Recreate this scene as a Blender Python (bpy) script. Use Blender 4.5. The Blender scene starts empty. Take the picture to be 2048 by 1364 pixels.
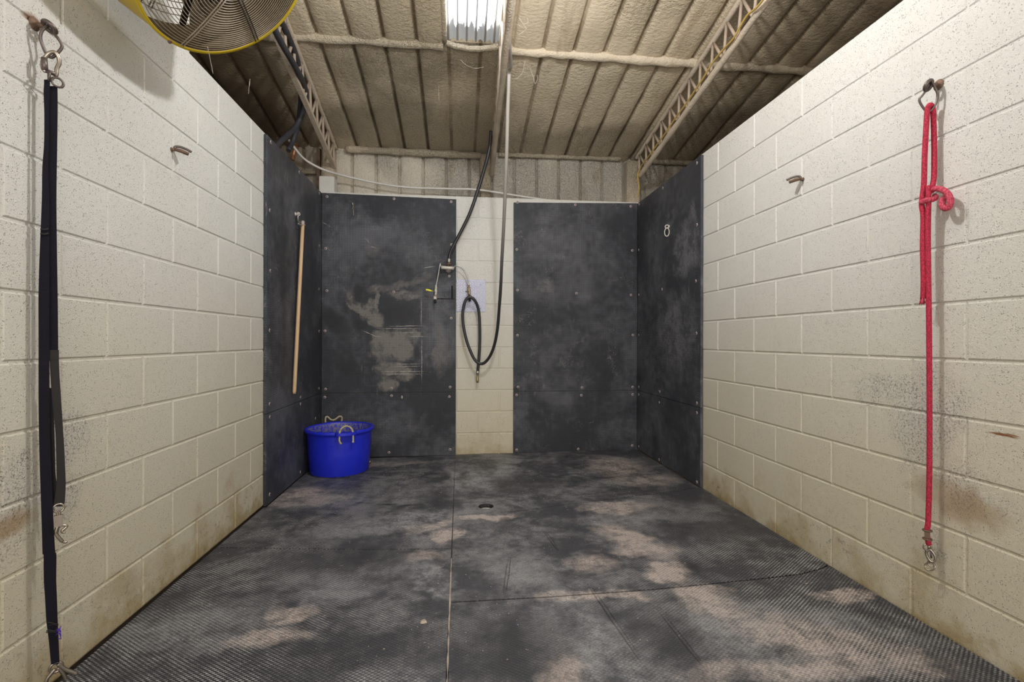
import bpy, bmesh, math, random
from mathutils import Vector, Matrix, noise
random.seed(7)
sc = bpy.context.scene
C = sc.collection
PI = math.pi

# ------------------------------------------------------------------ camera
FPX, TH, CAMZ, ROLL, CYP = 970.85, 0.108395, 1.08145, -0.0021981, 680.87
cam_data = bpy.data.cameras.new('camera')
cam_data.sensor_width = 36.0
cam_data.sensor_fit = 'HORIZONTAL'
cam_data.lens = 36.0 * FPX / 2048.0
cam_data.shift_y = -(682 - CYP) / 2048.0
cam_data.clip_start = 0.02
cam = bpy.data.objects.new('camera', cam_data)
cam.location = (0, 0, CAMZ)
cam.rotation_euler = (Matrix.Rotation(-TH, 4, 'Z') @ Matrix.Rotation(PI / 2, 4, 'X') @ Matrix.Rotation(-ROLL, 4, 'Z')).to_euler()
C.objects.link(cam)
sc.camera = cam

# ------------------------------------------------------------------ view, world, lights
sc.view_settings.view_transform = 'Standard'
sc.view_settings.look = 'None'
sc.view_settings.gamma = 1.0
sc.view_settings.use_curve_mapping = False
sc.view_settings.exposure = 0.12
SKY_PANEL = 7.0
world = bpy.data.worlds.new('world')
sc.world = world
world.use_nodes = True
wbg = world.node_tree.nodes['Background']
wbg.inputs[0].default_value = (1.0, 0.965, 0.91, 1)
wbg.inputs[1].default_value = 0.7

def area(name, loc, rot, sx, sy, power, col):
    l = bpy.data.lights.new(name, 'AREA')
    l.shape = 'RECTANGLE'; l.size = sx; l.size_y = sy; l.energy = power; l.color = col
    o = bpy.data.objects.new(name, l); o.location = loc; o.rotation_euler = rot
    C.objects.link(o)
    return o
# daylight of the open aisle behind the photographer
area('aisle_daylight', (0.2, -2.6, 1.3), (math.radians(103), 0, 0), 4.0, 2.0, 95, (1.0, 0.96, 0.90))
# the stall's own ceiling lamp, just above the top edge of the view
lamp = bpy.data.lights.new('ceiling_lamp', 'POINT'); lamp.energy = 86; lamp.shadow_soft_size = 0.06; lamp.color = (0.985, 0.985, 1.0)
lo = bpy.data.objects.new('ceiling_lamp', lamp); lo.location = (0.42, 1.80, 2.98); C.objects.link(lo)

# ------------------------------------------------------------------ photo geometry helpers (pixel -> point on a real plane)
def ray(px, py):
    a = px - 1024.0; b = CYP - py
    v = b - a * ROLL * 1.0
    v = (b + a * ROLL)
    u = a + v * ROLL
    u /= FPX; v /= FPX
    s, c = math.sin(TH), math.cos(TH)
    return Vector((u * c + s, -u * s + c, v))      # x, depth y, up z
ORG = Vector((0, 0, CAMZ))
def at_y(px, py, y):
    d = ray(px, py); return ORG + d * (y / d.y)
def at_x(px, py, x):
    d = ray(px, py); return ORG + d * (x / d.x)
def at_z(px, py, z):
    d = ray(px, py); return ORG + d * ((z - CAMZ) / d.z)
def at_pl(px, py, p0, n):
    d = ray(px, py); return ORG + d * ((p0 - ORG).dot(n) / d.dot(n))

XL, XR, YB = -1.2674, 1.7487, 4.60          # wall faces
MT = 0.02                                    # rubber mat thickness
BH = 0.2032                                  # block course
NTOP = 12
def fz(x, y=0):                              # floor mat surface: falls slightly to the left
    return -0.006 + (x - XL) / (XR - XL) * 0.028

# ------------------------------------------------------------------ node helper
class NT:
    def __init__(s, name):
        s.m = bpy.data.materials.new(name); s.m.use_nodes = True
        s.t = s.m.node_tree; s.t.nodes.clear()
        s.out = s.t.nodes.new('ShaderNodeOutputMaterial')
        s.b = s.t.nodes.new('ShaderNodeBsdfPrincipled')
        s.t.links.new(s.b.outputs[0], s.out.inputs[0])
        s.co = None
    def n(s, typ, **k):
        nd = s.t.nodes.new(typ)
        for a, v in k.items(): setattr(nd, a, v)
        return nd
    def set(s, sock, v):
        if v is None: return
        if isinstance(v, bpy.types.NodeSocket): s.t.links.new(v, sock)
        elif isinstance(v, (tuple, list)) and len(v) == 3 and sock.type == 'RGBA': sock.default_value = (*v, 1)
        else: sock.default_value = v
    def pos(s):
        if s.co is None:
            g = s.n('ShaderNodeNewGeometry'); s.co = g.outputs['Position']
        return s.co
    def obj(s):
        return s.n('ShaderNodeTexCoord').outputs['Object']
    def math(s, op, a, b=None, c=None, clamp=False):
        nd = s.n('ShaderNodeMath', operation=op); nd.use_clamp = clamp
        s.set(nd.inputs[0], a)
        if b is not None: s.set(nd.inputs[1], b)
        if c is not None: s.set(nd.inputs[2], c)
        return nd.outputs[0]
    def vmath(s, op, a, b=None, scale=None):
        nd = s.n('ShaderNodeVectorMath', operation=op)
        s.set(nd.inputs[0], a)
        if b is not None: s.set(nd.inputs[1], b)
        if scale is not None: s.set(nd.inputs['Scale'], scale)
        return nd.outputs['Value'] if op in ('LENGTH', 'DISTANCE', 'DOT_PRODUCT') else nd.outputs[0]
    def xyz(s, v):
        nd = s.n('ShaderNodeSeparateXYZ'); s.set(nd.inputs[0], v); return nd.outputs
    def comb(s, x, y, z):
        nd = s.n('ShaderNodeCombineXYZ'); s.set(nd.inputs[0], x); s.set(nd.inputs[1], y); s.set(nd.inputs[2], z); return nd.outputs[0]
    def noise(s, scale, detail=2, rough=0.5, vec=None, dist=0.0, col=False):
        nd = s.n('ShaderNodeTexNoise'); s.set(nd.inputs['Vector'], vec if vec is not None else s.pos())
        nd.inputs['Scale'].default_value = scale; nd.inputs['Detail'].default_value = detail
        nd.inputs['Roughness'].default_value = rough; nd.inputs['Distortion'].default_value = dist
        return nd.outputs['Color' if col else 0]
    def voro(s, scale, vec=None, feature='F1', rnd=1.0):
        nd = s.n('ShaderNodeTexVoronoi', feature=feature); s.set(nd.inputs['Vector'], vec if vec is not None else s.pos())
        nd.inputs['Scale'].default_value = scale; nd.inputs['Randomness'].default_value = rnd
        return nd.outputs['Distance']
    def ramp(s, v, lo, hi, a=0.0, b=1.0, smooth=True):
        nd = s.n('ShaderNodeMapRange'); nd.interpolation_type = 'SMOOTHSTEP' if smooth else 'LINEAR'
        s.set(nd.inputs[0], v)
        nd.inputs[1].default_value = lo; nd.inputs[2].default_value = hi
        nd.inputs[3].default_value = a; nd.inputs[4].default_value = b
        return nd.outputs[0]
    def mix(s, f, a, b, mode='MIX'):
        nd = s.n('ShaderNodeMix', data_type='RGBA', blend_type=mode)
        s.set(nd.inputs[0], f); s.set(nd.inputs[6], a); s.set(nd.inputs[7], b)
        return nd.outputs[2]
    def bump(s, h, strength=0.5, dist=0.002, normal=None):
        nd = s.n('ShaderNodeBump'); nd.inputs['Strength'].default_value = strength
        nd.inputs['Distance'].default_value = dist
        s.set(nd.inputs['Height'], h)
        if normal is not None: s.set(nd.inputs['Normal'], normal)
        return nd.outputs[0]
    def fin(s, col=None, rough=0.6, metal=0.0, normal=None, spec=None, sheen=None):
        if col is not None: s.set(s.b.inputs['Base Color'], col)
        s.set(s.b.inputs['Roughness'], rough); s.set(s.b.inputs['Metallic'], metal)
        if normal is not None: s.set(s.b.inputs['Normal'], normal)
        if spec is not None: s.set(s.b.inputs['Specular IOR Level'], spec)
        return s.m
    def blobs(s, lst, a, b, warp=0.06, wscale=6.0):
        """dirt patches: (ca, cb, ra, rb, angle, strength) in metres in the plane of the two axes"""
        w = s.noise(wscale, 3, 0.6, col=True)
        w = s.xyz(w)
        aw = s.math('ADD', a, s.math('MULTIPLY_ADD', w[0], 2 * warp, -warp))
        bw = s.math('ADD', b, s.math('MULTIPLY_ADD', w[1], 2 * warp, -warp))
        acc = None
        for (ca, cb, ra, rb, ang, st) in lst:
            da = s.math('SUBTRACT', aw, ca); db = s.math('SUBTRACT', bw, cb)
            if ang:
                c_, s_ = math.cos(ang), math.sin(ang)
                x = s.math('MULTIPLY_ADD', da, c_, s.math('MULTIPLY', db, s_))
                y = s.math('MULTIPLY_ADD', db, c_, s.math('MULTIPLY', da, -s_))
            else: x, y = da, db
            x = s.math('MULTIPLY', x, 1 / ra); y = s.math('MULTIPLY', y, 1 / rb)
            r2 = s.math('MULTIPLY_ADD', x, x, s.math('MULTIPLY', y, y))
            v = s.ramp(r2, 0.0, 1.0, st, 0.0)
            acc = v if acc is None else s.math('MAXIMUM', acc, v)
        return acc

def simple(name, col, rough=0.5, metal=0.0, nscale=None, var=0.25, bump=0.0, bscale=80, bdist=0.001):
    s = NT(name)
    c = col
    if nscale:
        dark = tuple(x * (1 - var) for x in col)
        c = s.mix(s.noise(nscale, 3), dark, tuple(min(1, x * (1 + var * .6)) for x in col))
    nr = s.bump(s.noise(bscale, 3), bump, bdist) if bump else None
    return s.fin(c, rough, metal, nr)

# ------------------------------------------------------------------ materials
def block_paint(name, axis, stains, base_dirt=1.0):
    s = NT(name); P = s.xyz(s.pos()); a = P[axis]; z = P[2]
    big = s.noise(1.4, 3, 0.6)
    col = s.mix(big, (0.68, 0.665, 0.62), (0.76, 0.75, 0.715))
    col = s.mix(s.math('MULTIPLY', s.noise(9, 4, 0.6), 0.18), col, (0.60, 0.555, 0.44))
    # yellower low on the wall: splashed dirt, plus warm bounce light painted in
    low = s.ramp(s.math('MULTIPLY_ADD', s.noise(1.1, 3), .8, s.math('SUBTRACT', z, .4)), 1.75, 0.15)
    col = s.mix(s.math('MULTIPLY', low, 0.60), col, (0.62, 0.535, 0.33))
    ln = s.noise(4.0, 5, 0.65)
    drt = s.ramp(s.math('ADD', ln, s.math('MULTIPLY', z, -0.62)), 0.34, 0.56)
    col = s.mix(s.math('MULTIPLY', drt, 0.5 * base_dirt), col, (0.40, 0.29, 0.13))
    sp = s.ramp(s.noise(26, 5, 0.75), 0.54, 0.66)
    spl = s.math('MULTIPLY', sp, s.ramp(z, 0.36, 0.05))
    spl = s.math('MULTIPLY', spl, s.ramp(s.noise(2.4, 2), 0.45, 0.62))
    col = s.mix(s.math('MULTIPLY', spl, 0.75 * base_dirt), col, (0.16, 0.13, 0.09))
    rust = s.ramp(s.math('ADD', s.noise(7, 4, 0.7), s.math('MULTIPLY', z, -2.2)), 0.30, 0.56)
    col = s.mix(s.math('MULTIPLY', rust, 0.62 * base_dirt), col, (0.34, 0.235, 0.075))
    if stains:
        bl = s.blobs(stains['grey'], a, z, 0.09, 7)
        g1 = s.ramp(s.noise(120, 5, 0.85), 0.50, 0.60)
        g = s.math('MULTIPLY', s.math('MULTIPLY', s.ramp(bl, 0.05, 0.75), s.ramp(s.noise(14, 4, .7), .32, .52)), g1)
        col = s.mix(s.math('MULTIPLY', s.ramp(bl, 0.25, 1.1), 0.35), col, (0.62, 0.59, 0.57))
        col = s.mix(s.math('MULTIPLY', g, 0.78), col, (0.12, 0.10, 0.09))
        rs = s.blobs(stains['rust'], a, z, 0.008, 14)
        col = s.mix(s.math('MULTIPLY', rs, 0.85, clamp=True), col, (0.24, 0.095, 0.03))
        br = s.blobs(stains['brown'], a, z, 0.07, 8)
        col = s.mix(s.math('MULTIPLY', br, 0.75), col, (0.30, 0.17, 0.065))
    # pores of the blocks
    v = s.voro(170); pits = s.ramp(v, 0.12, 0.36)
    pm = s.ramp(s.noise(70, 4, 0.8), 0.50, 0.58)
    pit = s.math('MULTIPLY', s.math('SUBTRACT', 1.0, pits), pm)
    col = s.mix(s.math('MULTIPLY', pit, 0.5), col, (0.26, 0.235, 0.19))
    h = s.math('SUBTRACT', s.noise(190, 4, 0.75), s.math('MULTIPLY', pit, 1.0))
    nr = s.bump(h, 0.9, 0.0042)
    return s.fin(col, 0.55, 0, nr, spec=0.35)

STR = {'grey': [(1.66, 0.80, 0.20, 0.27, 0.2, 1.0), (1.86, 0.87, 0.16, 0.10, 0, .8), (1.52, 0.58, 0.13, 0.12, 0, .7), (1.40, 0.55, .1, .06, 0, .6), (1.62, 0.34, 0.05, 0.05, 0, .8)],
       'brown': [(1.50, 0.50, 0.16, 0.09, 0, .8), (1.62, 0.53, 0.15, 0.06, 0, .5)]}
_p, _q = at_x(1975, 862, XR), at_x(2038, 870, XR)
STR['rust'] = [((_p.y + _q.y) / 2, (_p.z + _q.z) / 2, .06, .006, 0.02, 1.2), (_q.y + .02, _q.z + .002, .03, .004, 0, 1)]
STL = {'rust': [(1.60, 2.035, .05, .02, 0, 1.0)],
       'grey': [(1.55, 0.64, 0.16, 0.13, 0, 1.0), (1.72, 0.76, 0.14, 0.14, -.5, .85), (1.72, 0.56, 0.12, 0.1, 0, .8), (1.44, 0.7, 0.1, 0.14, 0, .8), (1.5, 0.5, 0.12, .08, 0, .5)],
       'brown': [(1.50, 0.56, 0.14, 0.05, 0, .9), (1.42, 0.5, .08, .06, 0, .6)]}
M = {}
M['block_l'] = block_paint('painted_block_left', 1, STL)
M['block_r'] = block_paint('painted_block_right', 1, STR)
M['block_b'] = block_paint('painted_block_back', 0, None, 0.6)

def Cr(x0, y0, x1, y1):                     # a long crease pressed into the mat
    p, q = at_z(x0, y0, 0.0), at_z(x1, y1, 0.0); m = (p + q) / 2; d = q - p
    return (m.x, m.y, d.length / 2, .011, math.atan2(d.y, d.x), 1.0)
def rubber(name, ax, ay, kind, dust=(), wet=(), scratch=()):
    """black rubber stable mat with moulded pattern; dust = patches of pale dirt"""
    s = NT(name); P = s.xyz(s.pos()); a, b = P[ax], P[ay]
    pitch = 0.0125 if kind == 'floor' else 0.0108
    k = 2 * PI / pitch
    sa = s.math('SINE', s.math('MULTIPLY', a, k)); sb = s.math('SINE', s.math('MULTIPLY', b, k))
    if kind == 'floor':
        # hammer-top: offset oval pips
        sa2 = s.math('SINE', s.math('MULTIPLY', a, k * 0.62)); sb2 = s.math('SINE', s.math('MULTIPLY', b, k * 0.85))
        pip = s.math('MULTIPLY', sa2, sb2)
        pip = s.ramp(pip, -0.35, 0.45)
    else:
        pip = s.math('MAXIMUM', sa, sb); pip = s.ramp(pip, 0.2, 0.95)      # raised grid
    crs = None
    base = s.mix(s.noise(3.0, 4, 0.6), (0.025, 0.027, 0.034), (0.056, 0.059, 0.072))
    n1 = s.noise(2.6 if kind == 'floor' else 1.6, 6, 0.65, dist=0.4)
    n2 = s.noise(14, 5, 0.7)
    if kind == 'floor':
        d = s.ramp(s.math('MULTIPLY_ADD', n2, 0.5, n1), 0.62, 0.98, .10, 1.0)
        worn = s.ramp(s.math('ABSOLUTE', s.math('SUBTRACT', a, 0.32)), 0.25, 1.1, 0.22, 1.0)
        worn = s.math('MULTIPLY', worn, s.ramp(n1, 0.3, 0.6, 0.6, 1.0))
        pv = s.math('MULTIPLY_ADD', s.math('SUBTRACT', pip, 0.5), s.math('MULTIPLY', worn, 0.95), 0.5)
        fine = s.noise(160, 3, 0.7)
        crs = s.blobs([Cr(1165, 1155, 1308, 1364), Cr(1310, 1216, 1424, 1359), Cr(1020, 1110, 1008, 1200), Cr(1085, 1060, 1120, 1110)], a, b, .004, 4)
        base = s.mix(s.math('MULTIPLY', s.math('SUBTRACT', 1.0, pip), worn), base, (0.014, 0.014, 0.017))
        amt = s.math('MULTIPLY', d, s.math('MULTIPLY_ADD', pv, 1.5, -.12), clamp=True)
        amt = s.math('MULTIPLY', amt, s.ramp(fine, 0.3, 0.65, 0.5, 1.15))
        col = s.mix(s.math('MULTIPLY', amt, 0.95), base, (0.40, 0.395, 0.40))
        grit = s.ramp(s.noise(110, 5, 0.9), 0.58, 0.68)
        col = s.mix(s.math('MULTIPLY', grit, s.ramp(n2, 0.35, 0.65, 0.2, 0.8)), col, (0.33, 0.315, 0.305))
        drk = s.ramp(s.noise(85, 4, 0.85, vec=s.vmath('ADD', s.pos(), (3, 7, 1))), 0.56, 0.66)
        col = s.mix(s.math('MULTIPLY', drk, 0.55), col, (0.022, 0.022, 0.026))
    else:
        d = s.ramp(s.math('MULTIPLY_ADD', n2, 0.4, n1), 0.60, 0.96, .04, 1.0)
        amt = s.math('MULTIPLY', d, s.math('MULTIPLY_ADD', pip, 1.0, 0.1), clamp=True)
        base = s.mix(s.math('MULTIPLY', s.math('SUBTRACT', 1.0, pip), .5), base, (0.016, 0.017, 0.021))
        col = s.mix(s.math('MULTIPLY', amt, 0.75), base, (0.25, 0.255, 0.285))
        scr = s.noise(34, 6, 0.8, vec=s.vmath('MULTIPLY', s.pos(), (1, 1, 0.16)))
        col = s.mix(s.math('MULTIPLY', s.ramp(scr, 0.58, 0.72), s.ramp(s.noise(1.9, 3), .45, .65, .12, .6)), col, (0.36, 0.35, 0.36))
        wsp = s.n('ShaderNodeTexNoise'); s.set(wsp.inputs['Vector'], s.pos()); wsp.inputs['Scale'].default_value = 11; wsp.inputs['Detail'].default_value = 5; wsp.inputs['Distortion'].default_value = 2.5
        wl = s.ramp(s.math('ABSOLUTE', s.math('SUBTRACT', wsp.outputs[0], .5)), .0, .012, 1, 0)
        col = s.mix(s.math('MULTIPLY', wl, s.ramp(s.noise(5, 3, .6), .56, .68, 0, .75)), col, (0.42, 0.40, 0.39))
        col = s.mix(s.math('MULTIPLY', s.ramp(s.noise(60, 3, 0.9), 0.70, 0.76), 0.7), col, (0.5, 0.46, 0.42))
        pv = pip
    if dust:
        for (lst, c, lo, hi, mx, warp, ws) in dust:
            bl = s.blobs(lst, a, b, warp, ws)
            bl = s.math('MULTIPLY', bl, s.math('MULTIPLY', s.ramp(s.noise(40, 5, 0.75), 0.33, 0.62, 0.5, 1.15), s.ramp(s.noise(8, 4, 0.7), 0.33, 0.60, 0.35, 1.2)))
            bl = s.ramp(bl, lo, hi, 0.0, 1.0, False)
            bl = s.math('MULTIPLY', bl, s.math('MULTIPLY_ADD', pv, 0.62, 0.50))
            if kind == 'floor': bl = s.math('MULTIPLY', bl, s.ramp(s.noise(130, 4, 0.85), 0.36, 0.56, 0.45, 1.1))
            col = s.mix(s.math('MULTIPLY', bl, mx, clamp=True), col, c)
    if scratch:
        bl = s.blobs(scratch, a, b, 0.006, 9)
        bl = s.math('MULTIPLY', bl, s.ramp(s.noise(35, 4, .8), .38, .55, .25, 1))
        col = s.mix(s.math('MULTIPLY', bl, .85, clamp=True), col, (0.52, 0.48, 0.43))
    if wet:
        bl = s.blobs(wet, a, b, 0.03, 9)
        col = s.mix(s.math('MULTIPLY', bl, 0.9), col, (0.03, 0.031, 0.035))
    h = s.math('MULTIPLY', pip, 0.8) if kind != 'floor' else s.math('MULTIPLY', pv, 1.0)
    h = s.math('MULTIPLY_ADD', s.noise(120, 3, 0.7), 0.4, h)
    if crs is not None: h = s.math('MULTIPLY_ADD', crs, -3.0, h)
    nr = s.bump(h, 0.9, 0.0034)
    rg = s.ramp(s.noise(2.2, 3), 0.3, 0.7, 0.42, 0.62)
    return s.fin(col, rg, 0, nr, spec=0.42)

def F(px, py, ra, rb, ang=0, st=1.0):        # a dirt patch on the floor seen at px, py
    p = at_z(px, py, 0.0); return (p.x, p.y, ra * 1.45, rb * 1.45, ang, st)
def Bk(px, py, ra, rb, ang=0, st=1.0):
    p = at_y(px, py, YB - MT); return (p.x, p.z, ra, rb, ang, st)
pink = [F(608, 988, .16, .12), F(600, 1000, .3, .12, 0, .6), F(1230, 935, .22, .3, 0, .85), F(1290, 965, .25, .12, 0, .7), F(965, 1036, .17, .05, 0, 1.3),
        F(868, 1050, .16, .05, .6, .8), F(893, 1072, .07, .1, 0, 1.2), F(1235, 1018, .22, .09, 0, 1.0), F(1265, 1085, .09, .24, .45, 1.0), F(1290, 1105, .14, .06, 0, 1.0),
        F(1345, 1148, .1, .08, -.3, 1.3), F(1400, 1190, .11, .07, 0, 1.2), F(1420, 1215, .12, .07, -.4, 1.0), F(1685, 1195, .11, .05, 0, 1.3), F(580, 1228, .08, .06, 0, .9),
        F(540, 1280, .14, .06, 0, .9), F(850, 1112, .1, .06, 0, .9), F(1150, 1198, .14, .05, 0, .9), F(1240, 1195, .08, .04, 0, .8), F(1660, 1290, .28, .1, -.5, .8),
        F(740, 930, .5, .07, 0, .55), F(1000, 905, 0.6, .05, 0, .35), F(1180, 1130, .1, .1, -.6, .7), F(1560, 1350, .3, .06, 0, .7), F(1125, 1355, .07, .09, 0, .9)]
grey = [F(770, 1050, .45, .16, .3, .8), F(700, 1000, .5, .2, 0, .5), F(960, 960, .1, .3, .12, .9), F(1010, 940, .1, .3, -.2, .8), F(905, 960, .05, .3, .1, .8), F(870, 1160, .06, .22, .5, .8),
        F(1230, 1040, .35, .1, 0, .6), F(660, 1195, .13, .07, 0, .8), F(640, 1165, .2, .1, 0, .5), F(1050, 1150, .14, .2, 0, .5), F(1120, 1240, .12, .25, -.3, .55), F(1180, 1300, .08, .25, -.4, .7),
        F(1480, 1260, .2, .16, 0, .8), F(1560, 1240, .3, .12, -.3, .7), F(1700, 1260, .3, .1, -.5, .5), F(400, 1250, .3, .15, 0, .6), F(980, 1120, .16, .1, 0, .4), F(1640, 1340, .3, .1, 0, .6)]
wet = [F(1050, 970, .25, .2, 0, .6), F(700, 1120, .35, .12, 0, .6), F(1390, 1140, .035, .05, 0, 1.0), F(775, 1010, .05, .018, 0, 1), F(815, 1013, .05, .018, 0, 1), F(720, 1007, .03, .012, 0, 1), F(1420, 1060, .3, .1, 0, .6), F(880, 1000, .05, .2, 0, .4),
       F(1010, 1300, .22, .2, 0, .7), F(760, 1300, .3, .12, 0, .5), F(1330, 1270, .12, .16, 0, .6)]
M['mat_floor'] = rubber('rubber_floor', 0, 1, 'floor',
    dust=[(grey, (0.38, 0.375, 0.385), 0.05, 1.0, 0.85, .16, 5), (pink, (0.56, 0.475, 0.43), 0.02, 1.0, 0.92, .12, 6)], wet=wet)
bdust = [Bk(765, 692, .13, .19, 0, 1.2), Bk(803, 690, .15, .18, 0, 1.2), Bk(828, 672, .08, .07, 0, 1.1), Bk(780, 738, .19, .09, 0, 1.1), Bk(775, 768, .13, .09, 0, 1.0), Bk(812, 750, .12, .08, 0, .9),
         Bk(752, 640, .09, .10, .5, 1.0), Bk(722, 622, .13, .07, -.5, 1.0), Bk(700, 598, .05, .14, .3, .9), Bk(752, 600, .035, .16, 0, .8), Bk(740, 612, .06, .08, 0, .7), Bk(812, 590, .22, .05, 0, .6), Bk(780, 575, .3, .05, .2, .35), Bk(745, 500, .07, .1, 0, .35),
         Bk(880, 700, .1, .35, 0, .4), Bk(840, 560, .15, .06, .5, .4)]
bscr = [Bk(812, 653, .20, .0045, .02, 1), Bk(800, 658, .24, .0045, .0, 1), Bk(815, 666, .20, .0035, .03, .8), Bk(835, 674, .10, .004, 0, 1), Bk(815, 729, .16, .0035, 0, .9), Bk(815, 733.5, .16, .0035, 0, 1), Bk(805, 744, .24, .0045, 0, 1.2), Bk(805, 749, .24, .0045, 0, 1.2),
        Bk(842.5, 625, .0045, .17, 0, 1), Bk(843.5, 720, .005, .26, 0, 1), Bk(738, 668, .12, .004, -.42, 1), Bk(755, 674, .06, .0035, -.1, 1), Bk(735, 483, .05, .003, -.8, 1), Bk(745, 495, .06, .003, -.3, 1), Bk(652, 450, .06, .0035, -.5, .8), Bk(858, 535, .07, .0045, .2, 1)]
M['mat_back'] = rubber('rubber_wall_back', 0, 2, 'wall', dust=[(bdust, (0.27, 0.25, 0.225), 0.06, 0.75, 0.9, .075, 9)], scratch=bscr,
    wet=[Bk(795, 628, .20, .13, 0, 1.1), Bk(833, 704, .05, .10, 0, 1.0), Bk(668, 645, .26, .12, -.75, 1.0), Bk(714, 590, .06, .12, 0, 1.0), Bk(718, 652, .1, .08, -.7, 1.0), Bk(695, 735, .12, .1, 0, .8), Bk(820, 776, .04, .04, 0, .9)])
rdust = [Bk(1090, 570, .14, .09, -.3, .75), Bk(1130, 510, .12, .08, 0, .45), Bk(1170, 540, .08, .07, 0, .5), Bk(1130, 720, .5, .25, 0, .35), Bk(1080, 440, .1, .03, 0, .5), Bk(1110, 475, .1, .04, .1, .4)]
M['mat_backr'] = rubber('rubber_wall_back_right', 0, 2, 'wall', dust=[(rdust, (0.23, 0.225, 0.225), 0.25, 0.9, 0.7, .06, 7)])
M['mat_left'] = rubber('rubber_wall_left', 1, 2, 'wall', dust=[([(3.9, 2.05, .3, .2, 0, .7), (3.7, 1.2, .5, .5, 0, .4)], (0.2, 0.2, 0.21), 0.2, 0.9, 0.5, .07, 7)])
def Rt(px, py, ra, rb, st): p = at_x(px, py, XR - MT); return (p.y, p.z, ra, rb, 0, st)
M['mat_right'] = rubber('rubber_wall_right', 1, 2, 'wall', dust=[([Rt(1370, 500, .3, .3, .9), Rt(1340, 440, .12, .12, .6), Rt(1302, 460, .1, .08, .6), Rt(1350, 660, .5, .45, .75), Rt(1385, 470, .12, .4, .8)], (0.25, 0.25, 0.265), 0.2, 0.95, 0.65, .08, 6)])
M['rubber_edge'] = simple('rubber_plain', (0.035, 0.035, 0.038), 0.6)

def foam(name, tint, dark, phase, gk=0.8):
    s = NT(name); P = s.xyz(s.pos())
    n1 = s.noise(1.1, 4, 0.6)
    col = s.mix(n1, tint, tuple(x * 0.82 for x in tint))
    # brown grime in streaks
    st = s.noise(2.0, 5, 0.7, vec=s.vmath('MULTIPLY', s.pos(), (3, 0.6, 1)))
    col = s.mix(s.math('MULTIPLY', s.ramp(st, 0.5, 0.75), 0.5), col, dark)
    fl = s.ramp(s.noise(45, 4, 0.8), 0.62, 0.75)
    col = s.mix(s.math('MULTIPLY', fl, 0.35), col, tuple(x * 0.5 for x in dark))
    # darker brown along the grooves between the ribs
    gx = s.math('ADD', s.math('MULTIPLY', s.math('ADD', P[0], 100 * .236 - phase), 1 / .236), s.math('MULTIPLY_ADD', s.noise(4, 2), .04, -.02))
    gx = s.math('ABSOLUTE', s.math('SUBTRACT', s.math('FRACT', s.math('ADD', gx, .5)), .5))
    gv = s.math('MULTIPLY', s.ramp(gx, .03, .095, gk, 0), s.ramp(s.noise(2.5, 3, .6), .3, .6, .25, .9))
    col = s.mix(gv, col, tuple(x * .62 for x in dark))
    side = s.math('MAXIMUM', s.ramp(P[0], -1.05, -1.7), s.ramp(P[0], 1.7, 2.5, 0, 0.72))  # darker brown towards the left and right sides
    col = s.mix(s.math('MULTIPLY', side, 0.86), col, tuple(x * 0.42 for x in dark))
    lump = s.noise(30, 4, 0.68, vec=s.vmath('MULTIPLY', s.pos(), (1, 1.5, 1)))
    rgh = s.ramp(s.noise(0.9, 2), 0.42, 0.62, 0.25, 1.0)
    rgh = s.math('MULTIPLY', rgh, s.ramp(P[1], 3.45, 3.9, 0.3, 1.0))
    nr = s.bump(s.math('MULTIPLY', lump, rgh), 1.0, 0.085)
    nr = s.bump(s.math('MULTIPLY', s.noise(85, 3, .7), rgh), .9, 0.022, nr)
    return s.fin(col, 0.7, 0, nr, spec=0.25)
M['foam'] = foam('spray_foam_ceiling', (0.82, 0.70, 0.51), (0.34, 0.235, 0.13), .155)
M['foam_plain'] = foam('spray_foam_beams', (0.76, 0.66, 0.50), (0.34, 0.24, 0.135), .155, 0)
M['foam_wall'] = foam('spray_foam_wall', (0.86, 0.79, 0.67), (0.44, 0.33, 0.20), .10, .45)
M['truss'] = simple('dusty_truss_paint', (0.66, 0.56, 0.44), 0.75, 0, 6, 0.35, 0.8, 70, 0.006)
M['truss_web'] = simple('dusty_truss_web', (0.56, 0.45, 0.35), 0.75, 0, 8, 0.35, 0.8, 70, 0.005)
s = NT('sandy_concrete')
M['concrete'] = s.fin(s.mix(s.noise(20, 5, .7), (0.20, 0.165, 0.135), (0.36, 0.30, 0.25)), 0.9, 0, s.bump(s.noise(90, 4), .6, .004))
M['outer'] = simple('wall_blocker_paint', (0.20, 0.165, 0.12), 0.8, 0, 2)
M['steel'] = simple('galvanised_steel', (0.55, 0.54, 0.52), 0.38, 0.9, 40, .3)
M['dark_steel'] = simple('worn_dark_steel', (0.16, 0.13, 0.12), 0.45, 0.75, 30, .4, .3, 120, .001)
M['rusty'] = simple('rusty_iron', (0.20, 0.13, 0.09), 0.7, 0.5, 60, .5, .5, 150, .001)
M['brass'] = simple('old_brass', (0.42, 0.34, 0.19), 0.4, 0.85, 50, .3)
M['bronze'] = simple('nickel_snap', (0.42, 0.37, 0.31), 0.32, 0.95, 60, .25)
M['washer'] = simple('rusty_washer', (0.50, 0.41, 0.40), 0.6, 0.2, 90, .3)
M['screw'] = simple('screw_head', (0.15, 0.12, 0.12), 0.5, 0.6)
M['zinc'] = simple('limed_zinc', (0.66, 0.62, 0.55), 0.6, 0.3, 90, .35, .4, 180, .001)
M['hose'] = simple('black_hose', (0.022, 0.023, 0.026), 0.38)
s = NT('long_hose_pale_top'); z = s.xyz(s.pos())[2]
M['hose_pale_top'] = s.fin(s.mix(s.ramp(z, 1.35, 2.7), (0.022, 0.023, 0.026), (0.42, 0.39, 0.35)), 0.45)  # black hose, turning paler towards the top
M['cable'] = simple('dusty_black_cable', (0.05, 0.05, 0.06), 0.55, 0, 12, .4)
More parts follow.
